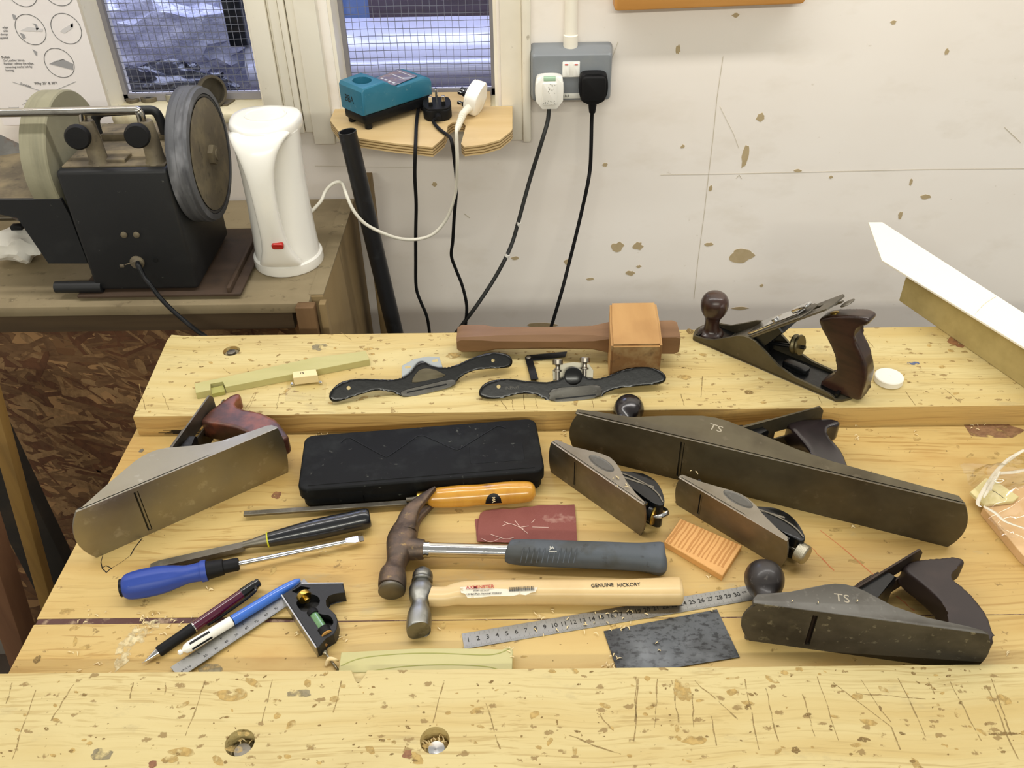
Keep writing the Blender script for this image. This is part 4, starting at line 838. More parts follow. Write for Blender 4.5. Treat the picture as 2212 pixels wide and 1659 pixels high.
for p, q in (((609, 1284), (684, 1398)), ((651, 1261), (741, 1260))):
    A = PZ(*p, Zs); B = PZ(*q, Zs); d = (B-A).normalized(); n = V((d.y, -d.x, 0)) if p[0] == 609 else V((-d.y, d.x, 0)); L_ = (B-A).length
    Fm = frame((A.x, A.y, 0), d, n); g = G(); g.box((L_/2, .0006, Zs/2), (L_, .0014, Zs), Fm if Fm[2][2] > 0 else Fm @ Matrix.Diagonal((1, 1, -1, 1))); obj('machined_face', g, m_mach, t)
a = PZ(676, 1326, .0125); b = PZ(703, 1367, .0125); F = aim(a, b-a)
g = G(); g.lathe([(.0050, 0), (.0050, (b-a).length)], F, 22); obj('level_vial', g, mat('green_spirit_vial', '5E8A5C', .08, layers=((60, .5, .7, '8FAE80', .5),), coat=1), t)
g = G(); g.lathe([(.006, -.003), (.0064, -.002), (.0064, .003), (.0052, .003)], F, 22); g.lathe([(.005, (b-a).length-.006), (.0068, (b-a).length-.005), (.0068, (b-a).length+.003)], F, 22); obj('vial_sleeve', g, m_blackrub, t)
g = G(); g.lathe([(.0062, (b-a).length+.003), (.0062, (b-a).length+.0045)], F, 24); obj('vial_end_plug', g, mat('tan_plug', 'B98A44', .4), t)
F = aim(PZ(660, 1296, .0105), PZ(678, 1318, .010)-PZ(655, 1290, .0105)); g = G(); g.lathe([(.003, -.005), (.0075, -.0045), (.0078, 0), (.0072, .0012), (.0030, .0015), (.0030, .006), (.002, .0065)], F @ T(0, .004, 0), 26); obj('lock_nut', g, m_brass, t)
a = PZ(694, 1383, .007); b = PZ(703, 1395, .006); g = G(); g.tube([a, b], [.0028, .0026], 12); obj('scriber_peg', g, mat('copper_peg', 'B08858', .35, .6), t)

# --- claw hammer
t = thing('claw_hammer', 'claw hammer with rusty head, chrome neck and grey rubber grip', 'hammer', PZ(1000, 1190, 0))
m_rust = mat('rusty_brown_steel', '5A4E45', .5, .7, layers=((60, .42, .62, '7A6450', .6), (110, .60, .7, 'A48A5C', .6), (35, .5, .66, '3A3029', .7)), bump=(260, .5, .0005))
def zr(rows, z): 
    o = []
    for px, py, ax, az in rows: p = PZ(px, py, z); o.append((p.x, p.y, p.z, ax, az))
    return o
zc = .0175
rows = zr([(846, 1272, .0140, .0150), (847, 1266, .0146, .0155), (849, 1244, .0144, .0150), (853, 1230, .0112, .0125), (857, 1214, .0110, .0118), (862, 1195, .0140, .0130), (868, 1170, .0170, .0135), (874, 1150, .0150, .0130), (882, 1132, .0125, .0120)], zc)
g = G(); ell_loft(g, rows_smooth(rows, 3), seg=28, pw=2.6)
rows = zr([(872, 1185, .013, .0125), (893, 1186, .0130, .0120), (916, 1187, .0108, .0108)], zc); ell_loft(g, rows_smooth(rows, 3), seg=24)
for dz, off in ((-.0072, 0), (.0072, 0)):
    rows = [(*r_0[:2], r_0[2]+dz*(.9+.75*i_/5), r_0[3], r_0[4]) for i_, r_0 in enumerate(zr([(876, 1155, .0130, .0068), (884, 1126, .0110, .0062), (897, 1106, .0085, .0052), (915, 1090, .0062, .0042), (930, 1078, .0038, .0036), (942, 1070, .0015, .003)], zc))]; ell_loft(g, rows_smooth(rows, 3), seg=16, pw=3)
obj('head', g, m_rust, t, ang=50)
a = PZ(846, 1276, zc); g = G(); F = aim(a, PZ(846, 1290, zc)-a); g.lathe([(.0140, -.003), (.0142, .0005), (.0125, .0018)], F, 30, 1.); obj('striking_face', g, m_steel_d, t)
F, L = axis((914, 1187), (1110, 1192), zc, .0165)
g = G(); g.lathe([(.0086, 0), (.0092, .001), (.0088, .004), (.0092, .006), (.0088, .008), (.0084, .009), (.0080, L)], F, 26); obj('shaft', g, m_chrome, t)
m_grip = mat('grey_rubber_grip', '4E545A', .6, layers=((28, .50, .62, '3E3E38', .6), (60, .62, .7, '26241F', .6), (14, .55, .7, '5C636E', .5)), bump=(500, .2, .0004))
rows = zr([(1098, 1191, .0108, .0110), (1106, 1192, .0130, .0125), (1150, 1194, .0142, .0135), (1230, 1197, .0146, .0135), (1310, 1200, .0148, .0135), (1375, 1203, .0155, .0135), (1405, 1205, .0178, .0140), (1425, 1207, .0198, .0145), (1434, 1208, .0175, .0125), (1437, 1208, .010, .007)], .0148)
g = G(); ell_loft(g, rows_smooth(rows, 4), seg=26, pw=2.4); gp = obj('grip', g, m_grip, t, ang=55)
for i in range(11):
    px = 1128+i*11.5; P = [PZ(px+4-8*u, 1182+34*u, .0148+.0141*math.sqrt(max(0, 1-((u*34-14)/30)**2))) for u in (0, .25, .5, .75, 1)]; g = G(); g.tube(P, .0006, 6, 2); obj('grip_rib', g, m_grip, gp)
m_wp = mat('worn_white_print', 'D8D6CC', .7)
a = PZ(1192, 1184, .029); text('JA', .0055, frame(a+V((0, 0, .0006)), (1, 0, 0), (0, 1, .12)), m_wp, gp, 'worn_print'); g = G(); c = PZ(1194, 1190, .0293); g.box((c.x, c.y-.0006, c.z), (.0088, .0007, .0003)); obj('printed_bar', g, m_wp, gp)
# --- ball pein hammer
t = thing('ball_pein_hammer', 'ball pein hammer with steel head and pale hickory handle', 'hammer', PZ(1100, 1290, 0))
m_hs = mat('scuffed_forged_steel', '8C8C86', .36, .95, layers=((30, .45, .65, '4C4B46', .7), (90, .6, .7, 'A6A6A0', .5)), bump=(200, .2, .0004))
m_hick = wood('pale_hickory', 'DDC390', 'C7A368', 'E6D0A2', (3, 50, 50), .55, .4, 'B08E58', (((6, 30, 30), .64, .72, '94703E', .6),), coat=.15)
rows = zr([(904, 1362, .0118, .0125), (904, 1358, .0126, .0130), (906, 1335, .0126, .0130), (907, 1322, .0112, .0120), (908, 1308, .0088, .0105), (909, 1295, .0118, .0120), (910, 1285, .0132, .0128), (911, 1272, .0128, .0122), (912, 1262, .0090, .0095), (912, 1258, .0088, .0090)], .0135)
g = G(); ell_loft(g, rows_smooth(rows, 3), seg=26, pw=2.5); c = PZ(913, 1246, .0135); g.ball(c, .0112); g.lathe([(.0105, -.0018), (.0114, -.001), (.0114, .001), (.0105, .0018)], aim(PZ(912, 1256, .0135), V((0, 1, 0))), 24)
obj('head', g, m_hs, t, ang=50)
rows = zr([(925, 1288, .0098, .0090), (945, 1289, .0098, .0090), (965, 1288, .0098, .0088), (985, 1283, .0110, .0095), (1010, 1281, .0122, .0105), (1050, 1280, .0124, .0110), (1110, 1279, .0122, .0112), (1200, 1279, .0120, .0116), (1300, 1280, .0124, .0122), (1400, 1279, .0134, .0124), (1458, 1277, .0142, .0124), (1468, 1277, .0138, .0120), (1473, 1277, .0120, .0100)], .0135)
hr = rows_smooth(rows, 4); g = G(); ell_loft(g, hr, seg=26, pw=2.8); hh_ = obj('handle', g, m_hick, t, ang=55)
zt = .0135+.0115
m_lab = mat('torn_paper_label', 'DED8C4', .6, layers=((120, .6, .66, 'B8A070', .7),))
def lab(px, py): return PZ(px, py, zt)
g = G(); A = [lab(*p) for p in ((994, 1267), (1050, 1263), (1110, 1261), (1160, 1258), (1162, 1268), (1157, 1279), (1146, 1281), (1136, 1286), (1125, 1283), (1110, 1287), (1060, 1288), (1040, 1290), (1010, 1291), (1004, 1283), (996, 1281))]
zl_ = lambda p: .0135+.0113*(max(0, 1-abs((p.y-lab(1080, 1279).y)/.0130)**2.8))**(1/2.8)+.0004
cen = sum((V((p.x, p.y, 0)) for p in A), V())/len(A); cen.z = zt+.0006
g.put([(p.x, p.y, zl_(p)+.0002) for p in A]+[(cen.x, cen.y, cen.z)], [(i, (i+1) % len(A), len(A)) for i in range(len(A))]); lb = obj('paper_label', g, m_lab, hh_, label='torn white paper label')
dirh = (lab(1160, 1262)-lab(994, 1270)).normalized()
def hw(s, px, py, size, m, par=hh_, dz=.0012, sx=1.):
    p = lab(px, py); return text(s, size, frame((p.x, p.y, zt+dz), dirh, (-dirh.y, dirh.x, .0)), m, par, 'lettering', sx=sx, off=.00004 if size > .004 else 0)
hw('AXMINSTER', 1037, 1270, .0058, mat('red_print', 'B43A34', .6), lb, .0014, .95)
hw('power tool centre', 1040, 1277, .0022, m_print, lb, .0014); hw('1/2 Ball Pein Hammer Hickory', 1045, 1284, .0030, m_print, lb, .0014)
g = G(); r_ = random.Random(5); x = 0
for i in range(34):
    wb = .0002+.0005*r_.random(); x += wb+.0004
    if x > .027: break
    p = lab(1098, 1275)+dirh*x; g.box((0, 0, 0), (wb, .0055, .0001), frame((p.x, p.y, zt+.0013), dirh, (-dirh.y, dirh.x, 0)))
obj('barcode', g, m_print, lb)
hw('GENUINE', 1301, 1266, .0066, m_print, sx=.85); hw('HICKORY', 1358, 1265, .0066, m_print, sx=.85)
# --- steel ruler
a = PZ(1003, 1402, .0008); b = PZ(1620, 1297, .0008); d = (b-a).normalized(); Fr = frame(a, d, (-d.y, d.x, 0)); L = .3135; wr = .0185
wr = (PZ(995, 1369, .0008)-a).dot(V((-d.y, d.x, 0)))
t = thing('steel_ruler', 'thirty centimetre steel ruler, numbered, partly under the hickory handle', 'ruler', a)
t.matrix_basis = Matrix.Translation(a)
bpy.context.view_layer.update()
g = G(); g.prism([(0, 0), (L, 0), (L, wr), (0, wr)], -.0008, 0, Fr, .0001, 1); rb = obj('blade', g, m_rule, t)
g = G(); u0 = (Fr.inverted() @ PZ(1013, 1388, .0008)).x-.0100; kx = ((Fr.inverted() @ PZ(1591, 1283, .0008)).x-u0)/30
for i in range(0, 301):
    l_ = .0058 if i % 10 == 0 else (.0042 if i % 5 == 0 else .0028); g.box((u0+i*kx/10+.0025, l_/2, .00005), (.00014, l_, .0001), Fr)
    if i % 5 == 0: g.box((u0+i*kx/10+.0025, wr-.0022-(.001 if i % 10 == 0 else 0), .00005), (.00014, .0035 if i % 10 == 0 else .0022, .0001), Fr)
obj('graduations', g, m_print, rb, kind='stuff')
for i in range(1, 31): text('%d' % i, .0074, Fr @ T(u0+i*kx, wr*.52, .0001), m_print, rb, 'numeral', off=.00006)
text('cm', .0045, Fr @ T(u0+30*kx+.009, wr*.62, .0001), m_print, rb, 'lettering')
# --- sheets, blocks and strips
g = G(); out = zl(.0016, (1304, 1363), (1549, 1316), (1598, 1419), (1420, 1448), (1337, 1459)); g.prism(out, .0006, .0016, I4, .0001, 1)
tag(obj('cabinet_scraper', g, mat('smeared_scraper_steel', '5A5D60', .34, .9, layers=(((14, 14, 14), .42, .62, '3A3A3A', .7), ((120, 200, 100), .5, .62, '2A2A2A', .7), (9, .55, .7, '8C9094', .5)), rl=(18, .2))), 'thin rectangular steel scraper with smeared dark patches, below the ruler', 'scraper')
t = thing('sandpaper', 'crumpled dark red sandpaper sheet under the claw hammer', 'sandpaper', PZ(1130, 1130, 0))
m_sand = mat('red_abrasive', '824A42', .85, layers=((30, .5, .7, '703634', .4), ((30, 30, 30), .62, .69, 'B08A7C', .6), (700, .5, .7, '8C5450', .4)), bump=(900, .4, .0003))
def sheet(pts, z, amp, seed, th=.0006):
    out = [V((*q, 0)) for q in pts]; b = bmesh.new(); vs = [b.verts.new(p) for p in out]; f = b.faces.new(vs)
    bmesh.ops.triangulate(b, faces=[f]); 
    for _ in range(3): bmesh.ops.subdivide_edges(b, edges=b.edges[:], cuts=1, use_grid_fill=True)
    for v in b.verts: v.co.z = z+amp*(.5+.5*noise.noise(V((v.co.x*38, v.co.y*38, seed)))+.25*noise.noise(V((v.co.x*110, v.co.y*110, seed))))
    r = bmesh.ops.extrude_face_region(b, geom=b.faces[:]); 
    for v in r['geom']:
        if isinstance(v, bmesh.types.BMVert): v.co.z -= th
    return G().bm(b)
o_ = sheet(zl(.003, (1034, 1120), (1038, 1108), (1050, 1101), (1080, 1099), (1105, 1101), (1135, 1096), (1168, 1092), (1241, 1089), (1244, 1120), (1246, 1160), (1246, 1178), (1150, 1180), (1100, 1172), (1060, 1170), (1031, 1170)), .0015, .0035, 2)
obj('top_sheet', o_, m_sand, t, ang=60)
obj('under_sheet', sheet(zl(.001, (1026, 1122), (1040, 1120), (1100, 1118), (1110, 1160), (1085, 1168), (1030, 1168)), .0009, .0006, 6), m_sand, t)
g = G(); r_ = random.Random(8)
for ln in (((1085, 1133), (1100, 1128), (1118, 1133), (1131, 1140)), ((1112, 1120), (1124, 1135), (1140, 1150)), ((1040, 1160), (1060, 1166), (1085, 1156)), ((1060, 1150), (1090, 1160), (1110, 1158)), ((1098, 1128), (1088, 1124)), ((1150, 1136), (1185, 1136)), ((1148, 1126), (1155, 1119)), ((1124, 1135), (1142, 1133))):
    P = [PZ(x, y, .0062) for x, y in ln]
    for p in P: p.z = .0019+.0035*(.5+.5*noise.noise(V((p.x*38, p.y*38, 2)))+.25*noise.noise(V((p.x*110, p.y*110, 2))))
    g.tube(P, .00045, 5, 5)
obj('crease_lines', g, mat('pale_crease', 'D8B8AC', .9), t, kind='stuff')
z1 = .0085; g = G(); g.prism(zl(z1, (1470, 1120), (1603, 1178), (1561, 1244), (1435, 1170)), 0, z1, I4, .0006, 1)
m_oak = mat('reeded_hardwood', 'D9A463', .55, layers=(((24, 24, 24), .5, .7, 'C08A4A', .2),), bump=(200, .2, .0004))
ob = obj('wood_block', g, m_oak); tag(ob, 'thin rectangular hardwood block with strong striped grain between the block planes', 'block')
A, B, Dp = PZ(1470, 1120, z1), PZ(1603, 1178, z1), PZ(1435, 1170, z1); u_ = B-A; v_ = Dp-A; g = G(); r_ = random.Random(2)
for i in range(15):                       # dark grain bands standing slightly proud across the block
    s0 = .02+.95*i/15+r_.uniform(-.008, .008); wd = .014+.020*r_.random(); ph = r_.random()*6
    L1 = []; L2 = []
    for k in range(9):
        q = .01+.98*k/8; s1 = min(.985, max(.005, s0+.005*math.sin(q*5+ph*.2)+.003*math.sin(q*13+ph))); p = A+u_*s1+v_*q; p2 = A+u_*min(.992, s1+wd)+v_*q; L1.append((p.x, p.y, z1+.0002)); L2.append((p2.x, p2.y, z1+.0002))
    g.put(L1+L2, [(k, k+1, 9+k+1, 9+k) for k in range(8)])
obj('grain_bands', g, mat('dark_grain_band', 'BC8446', .6), ob, kind='stuff')
m_green = wood('greenish_tulipwood', 'BFB77E', 'A3A065', 'CCC494', (5, 26, 26), .6, .5, None)
m_green2 = wood('greenish_end', 'A8A45C', '8C8A48', 'B5B070', (5, 30, 30), .5, .6)
z1 = .0125; g = G(); g.prism(zl(z1, (737, 1409), (900, 1401), (1030, 1401), (1085, 1404), (1092, 1399), (1108, 1399), (1106, 1452), (731, 1453)), 0, z1, I4, .0004, 1)
strip = tag(obj('wood_strip', g, m_green), 'greenish wood strip lying against the front slab', 'offcut')
def grainline(px, name='grain_line'):
    g = G(); P = cat([PZ(x, y, z1) for x, y in px], 5)
    for a, b in zip(P, P[1:]):
        d = (b-a).normalized(); n = V((-d.y, d.x, 0))*.0005; g.put([(a-n)[:2]+(z1+.0002,), (b-n)[:2]+(z1+.0002,), (b+n)[:2]+(z1+.0002,), (a+n)[:2]+(z1+.0002,)], [(0, 1, 2, 3)])
    obj(name, g, mat('darker_grain_line', '98984E', .6), strip)
grainline(((737, 1438), (780, 1422), (860, 1413), (940, 1411), (1040, 1415), (1075, 1412), (1100, 1402))); grainline(((800, 1450), (870, 1440), (960, 1436), (1050, 1440), (1085, 1450)))
t = thing('screw', 'long thin steel screw with a pale curl of shaving on it, near the square', 'screw', PZ(715, 1430, 0))
F, L = axis((702, 1409), (731, 1449), .003); g = G(); g.lathe([(.0032, 0), (.0032, .001), (.0012, .003), (.0012, L-.004), (.0002, L)], F, 12)
for i in range(22): g.lathe([(.0011, .009+i*.0012), (.0016, .0095+i*.0012), (.0011, .010+i*.0012)], F, 10)
obj('shank', g, m_steel, t)
g = G(); g.tube([PZ(703, 1438, .002), PZ(710, 1424, .006), PZ(722, 1424, .008), PZ(732, 1428, .004)], [.0012, .0022, .0016, .0008], 8, 4, .4); obj('shaving_curl', g, m_shav, t)

# --- rear slab
z1 = SH+.0105; m_stick = m_green
t = thing('notched_stick', 'long greenish wood strip with notches, lying diagonally at the left of the rear slab', 'offcut', PZ(600, 820, SH))
g = G(); g.prism(zl(z1, (420, 828), (562, 798), (680, 772), (790, 758), (798, 776), (486, 836), (482, 824), (454, 829), (455, 842), (423, 849)), SH, z1, I4, .0004, 1); obj('strip_body', g, m_stick, t)
g = G(); g.prism(zl(SH+.006, (456, 838), (482, 832), (486, 845), (457, 851)), SH+.0002, SH+.006); obj('notch_floor', g, m_green2, t)
t = thing('marking_jig', 'tiny wood block marked 15 on a clear plastic plate', 'jig', PZ(660, 840, SH))
m_acr = bpy.data.materials.new('clear_acrylic'); m_acr.use_nodes = True
def clear(m, tint=(.93, .92, .88, 1), fac=.12, rough=.05):
    nt = m.node_tree; N = nt.nodes; L = nt.links; N.clear(); out = N.new('ShaderNodeOutputMaterial'); tr = N.new('ShaderNodeBsdfTransparent'); tr.inputs[0].default_value = tint
    gl = N.new('ShaderNodeBsdfGlossy'); gl.inputs['Roughness'].default_value = rough; fr = N.new('ShaderNodeLayerWeight'); fr.inputs[0].default_value = .35; a = N.new('ShaderNodeMath'); a.operation = 'MULTIPLY_ADD'; a.inputs[1].default_value = fac*4+.02; a.inputs[2].default_value = fac; L.new(fr.outputs['Facing'], a.inputs[0])
    mx = N.new('ShaderNodeMixShader'); L.new(a.outputs[0], mx.inputs[0]); L.new(tr.outputs[0], mx.inputs[1]); L.new(gl.outputs[0], mx.inputs[2]); L.new(mx.outputs[0], out.inputs[0])
clear(m_acr, (.975, .97, .94, 1), .008, .3)
g = G(); g.prism(zl(SH+.002, (620, 821), (705, 826), (702, 861), (615, 867)), SH+.0002, SH+.002, I4, .0002, 1); obj('clear_plate', g, m_acr, t)
zb = SH+.0145; g = G(); g.prism(zl(zb, (632, 803), (682, 797), (686, 810), (633, 816)), SH+.002, zb, I4, .0006, 1); jb = obj('jig_block', g, m_shav, t)
p = PZ(652, 806, zb+.0002); text('15', .0060, frame(p, (1, .03, 0), (0, 1, 0)), m_ink, jb, 'pencilled_number')
for q in ((631, 830), (692, 826)):
    p = PZ(*q, SH+.003); g = G(); g.lathe([(.0024, -.001), (.0024, .001), (.0012, .0022)], T(*p), 12); obj('screw_head', g, m_chrome, t)
def dist_px(a, b): return math.hypot(a[0]-b[0], a[1]-b[1])
m_spoke = mat('lumpy_black_enamel', '060606', .25, layers=((60, .62, .72, '1C1C18', .4),), bump=(150, .15, .0006), coat=.15, spec=.5)
def spokeshave(lab_, O, Xp, outl, sole_, slot_, holes, tilt):
    O = PZ(*O, SH); X1 = PZ(*Xp, SH); x = (X1-O).normalized(); a = rad(tilt); y = V((-x.y*math.cos(a), x.x*math.cos(a), math.sin(a))); F = frame(O, x, y)
    nrm = V((F[0][2], F[1][2], F[2][2])); inv = F.inverted(); t = thing('spokeshave', lab_, 'spokeshave', O)
    def pl(px, off=0): return [tuple((inv @ PP(a_, b_, O+nrm*off, nrm))[:2]) for a_, b_ in px]
    g = G(); g.prism(closed(pl(outl), 2), -.007, .0015, F, .0030, 3); b = organic(obj('casting', g, m_spoke, t, ang=55), .0014, 3)
    for h in holes:
        c = pl([h])[0]; g = G(); g.lathe([(.0026, -.03), (.0026, .03)], F @ T(c[0], c[1], 0), 20); cut(b, g)
    g = G(); g.prism(closed(pl(sole_, .006), 3), -.004, .0050, F, .0015, 2); s_ = obj('sole', g, m_greyiron, t)
    q = pl(slot_, .006); p0, p1 = V(q[0]+(0,)), V(q[1]+(0,)); d = (p1-p0).normalized(); n = V((-d.y, d.x, 0))*.0009
    g = G(); g.prism([tuple((p0-n)[:2]), tuple((p1-n)[:2]), tuple((p1+n)[:2]), tuple((p0+n)[:2])], .0046, .0052, F); obj('mouth', g, m_black, s_)
    return t, F, pl, inv, nrm, O
o1 = [(711, 852), (719, 839), (739, 824), (775, 818), (810, 819), (851, 820), (871, 816), (889, 801), (902, 784), (914, 780), (927, 787), (947, 794), (973, 794), (1008, 778), (1049, 763), (1082, 761), (1102, 768), (1108, 781), (1104, 791), (1092, 795), (1051, 797), (1023, 801), (1001, 811), (986, 824), (975, 837), (940, 847), (900, 856), (876, 860), (861, 852), (835, 844), (805, 845), (764, 857), (737, 866), (721, 869), (712, 862)]
t, F, pl, inv, nrm, O = spokeshave('black spokeshave with plain silver blade behind it, left of the other', (800, 866), (1000, 832), o1, [(866, 851), (874, 843), (920, 832), (972, 820), (984, 824), (981, 833), (940, 845), (880, 858)], ((879, 848), (965, 830)), ((753, 838), (1065, 779)), 52)
g = G(); q = pl([(868, 822), (868, 790), (896, 775), (925, 770), (949, 771), (957, 795), (950, 815)], -.008); g.prism(q, -.0100, -.0085, F, .0002, 1); bl = obj('blade', g, mat('bright_blade_steel', 'A5A9AC', .4, .9), t)
for h in ((881, 793), (940, 779)):
    c = pl([h], -.008)[0]; g = G(); g.prism(rrect(c[0]-.004, c[1]-.0017, c[0]+.004, c[1]+.0017, .0015), -.02, .0, F); cut(bl, g)
g = G(); q = pl([(890, 826), (905, 800), (930, 796), (955, 806), (962, 812), (930, 820)], .004); g.prism(closed(q, 3), .001, .0035, F, .001, 2); obj('cap_plate', g, m_iron, t)
o2 = [(1034, 847), (1041, 833), (1061, 822), (1097, 818), (1132, 822), (1168, 825), (1193, 825), (1208, 819), (1221, 813), (1226, 801), (1239, 798), (1254, 803), (1260, 813), (1279, 817), (1299, 818), (1320, 809), (1355, 795), (1390, 792), (1421, 797), (1437, 809), (1439, 821), (1426, 830), (1385, 834), (1345, 838), (1320, 844), (1299, 854), (1287, 862), (1240, 867), (1193, 871), (1183, 866), (1168, 856), (1147, 851), (1117, 852), (1082, 861), (1051, 862), (1036, 856)]
t, F, pl, inv, nrm, O = spokeshave('black spokeshave with two nickel thumbscrews, in front of the mallet', (1100, 866), (1330, 856), o2, [(1190, 866), (1188, 850), (1196, 840), (1245, 835), (1290, 832), (1300, 841), (1296, 856), (1240, 866)], ((1200, 862), (1287, 853)), ((1077, 835),), 52)
c = pl([(1106, 838)])[0]; text('INENG', .0062, F @ T(c[0], c[1], .00155), m_greyiron, t, 'cast_lettering', ext=.0004)
g = G(); q = pl([(1195, 822), (1194, 800), (1206, 787), (1240, 782), (1272, 786), (1282, 800), (1281, 818)], -.010); g.prism(q, -.012, -.0105, F, .0002, 1); obj('blade', g, m_steel, t)
g = G(); c = pl([(1238, 806)], .0)[0]; g.lathe([(.012, 0), (.012, .0035), (.010, .0045)], F @ T(c[0], c[1]-.004, -.002), 26); obj('cap_plate', g, m_spoke, t)
for px in ((1205, 824, 1205, 776), (1263, 818, 1264, 772)):
    a = V(pl([px[:2]], 0)[0]+(-.0025,)); b = V(pl([px[2:]], 0)[0]+(-.0025,)); a = F @ a; b = F @ b; L_ = (b-a).length; Fz = aim(a, b-a)
    g = G(); g.lathe([(.0026, 0), (.0026, L_*.42), (.0052, L_*.44), (.0052, L_*.50), (.003, L_*.54), (.0028, L_*.70), (.0035, L_*.74), (.0068, L_*.76), (.0070, L_*.96), (.006, L_)], Fz, 24); obj('thumbscrew', g, mat('tarnished_nickel', '9C958A', .3, 1, layers=((60, .5, .7, '6E675C', .5),)), t)
t = thing('sliding_bevel', 'small black folding gauge opened to an angle behind the right spokeshave', 'gauge', PZ(1145, 775, SH))
g = G(); g.prism(zl(SH+.003, (1137, 778), (1135, 770), (1142, 767), (1225, 759), (1221, 770), (1150, 778)), SH+.0016, SH+.003, I4, .0002, 1); obj('long_arm', g, mat('blued_black_steel', '22262C', .35, .6), t)
g = G(); g.prism(zl(SH+.005, (1134, 772), (1139, 767), (1149, 770), (1163, 818), (1147, 820)), SH+.0031, SH+.005, I4, .0002, 1); obj('short_arm', g, m_black, t)
p = PZ(1142, 773, SH+.005); g = G(); g.lathe([(.0034, 0), (.0034, .0012), (.002, .002)], T(*p), 16); obj('pivot', g, m_steel_d, t)
p = PZ(1918, 824, SH); g = G(); prof = [(.0, 0), (.0165, 0), (.0185, .001), (.0185, .0085), (.0175, .0095), (.002, .0095), (.0012, .0088), (0, .0088)]; g.lathe(prof, T(p.x, p.y, SH+.0001), 40)
tag(obj('felt_disc', g, mat('chalky_white', 'F1ECDF', .8, bump=(200, .5, .0006))), 'small thick white disc on the rear slab, right of the upright plane', 'disc')
# mallet
t = thing('mallet', 'beech carpenters mallet with brown handle, at the back of the rear slab', 'mallet', PZ(1370, 800, SH))
m_mal = wood('bruised_beech', 'BA905A', 'A07644', 'C8A46E', (30, 5, 30), .6, .5, '8C6236'); m_malf = mat('battered_end_grain', '7E5A34', .75, layers=((24, .45, .62, 'A58C60', .75), (60, .55, .7, '4E3520', .6)), bump=(120, .6, .0012))
zt_ = SH+.065; A, B, C_, D = [PZ(*q, zt_) for q in ((1318, 656), (1417, 648), (1431, 743), (1321, 748))]
yb, yf = (A.y+B.y)/2, (C_.y+D.y)/2; xm = (D.x+C_.x)/2; xw0, xw1 = (C_.x-D.x)/2, (B.x-A.x)/2; cx0, cx1 = xm, (A.x+B.x)/2
g = G(); g.loft([[(cx-xw, y, SH+.001), (cx+xw, y, SH+.001), (cx+xw, y, zt_), (cx-xw, y, zt_)] for cx, xw, y in ((cx0, xw0, yf), ((cx0+cx1)/2, (xw0+xw1)/2+.001, (yf+yb)/2), (cx1, xw1, yb))])
b = bmesh.new(); vv = [b.verts.new(p) for p in g.v]; [b.faces.new([vv[i] for i in f]) for f in g.f]; bmesh.ops.bevel(b, geom=b.edges[:], offset=.003, segments=2, affect='EDGES'); g = G().bm(b)
hd = obj('head', g, m_mal, t); hd.data.materials.append(m_malf)
for p in hd.data.polygons:
    if abs(p.normal.y) > .9: p.material_index = 1
zh = SH+.033; m_malh = wood('brown_mallet_handle', '7F5F42', '61442A', '927053', (4, 40, 40), .6, .45)
a0, a1 = PZ(988, 731, SH+.020), PZ(1464, 728, zh+.004); hy = .0145
def oct_(cx, cy, cz, hy_, hz, ch): return [(cx, cy-hy_+ch, cz-hz), (cx, cy+hy_-ch, cz-hz), (cx, cy+hy_, cz-hz+ch), (cx, cy+hy_, cz+hz-ch), (cx, cy+hy_-ch, cz+hz), (cx, cy-hy_+ch, cz+hz), (cx, cy-hy_, cz+hz-ch), (cx, cy-hy_, cz-hz+ch)]
R_ = []
for u, hh2, ch, hz in ((0, .017, .004, .010), (.02, .0185, .003, .0125), (.12, .0185, .004, .013), (.18, .0165, .006, .012), (.45, .0165, .007, .012), (.62, .0175, .006, .012), (.70, .0205, .001, .013), (.98, .0205, .001, .0145), (1., .0195, .003, .0135)):
    p = a0.lerp(a1, u); R_.append(oct_(p.x, p.y, p.z, hh2, hz, ch))
g = G(); g.loft(R_); obj('handle', g, m_malh, t)
# --- timber and white board leaning into the frame at the right
a = PZ(1942, 650, SH); b = PZ(2212, 838, SH); d = (b-a).normalized(); n = V((-d.y, d.x, 0)); Ft = frame((a.x, a.y, 0), d, n)
L = .62; hT = .052; g = G(); g.prism([(0, 0), (L, 0), (L, .060), (.0, .060)], SH+.0003, SH+hT, Ft, .0006, 1)
tag(obj('timber_offcut', g, wood('greenish_brown_timber', 'B5A26C', '958550', 'C2B07C', (3, 40, 40), .6, .6)), 'long square timber lying diagonally over the rear slab at right edge', 'timber')
zt_ = SH+hT+.0035; q = [Ft.inverted() @ PZ(x, y, zt_) for x, y in ((1876, 480), (1906, 480), (2212, 676), (1905, 562), (2212, 750))]
x1 = L+.02; e1 = q[2]; s1 = (q[2]-q[1]); s2 = (q[4]-q[3]); top_ = [q[0].xy, q[1].xy, (q[1]+s1*(x1-q[1].x)/s1.x).xy, (q[3]+s2*(x1-q[3].x)/s2.x).xy, q[3].xy]
g = G(); g.prism([tuple(p) for p in top_], SH+hT+.0005, zt_, Ft, .0003, 1); wb = tag(obj('white_board', g, mat('white_faced_board', 'F6F1E2', .4, layers=((12, .6, .8, 'E9E2CE', .4),))), 'long pointed white board lying on the diagonal timber', 'board')
p0, p1 = PZ(2104, 682, zt_), PZ(2151, 641, zt_); g = G(); m1 = (p0+p1)/2+V((0, .004, 0)); g.tube([V((*p.xy, zt_)) for p in (p0, m1, p1)], .0003, 5, 3); obj('pencil_line', g, m_mark2, wb)
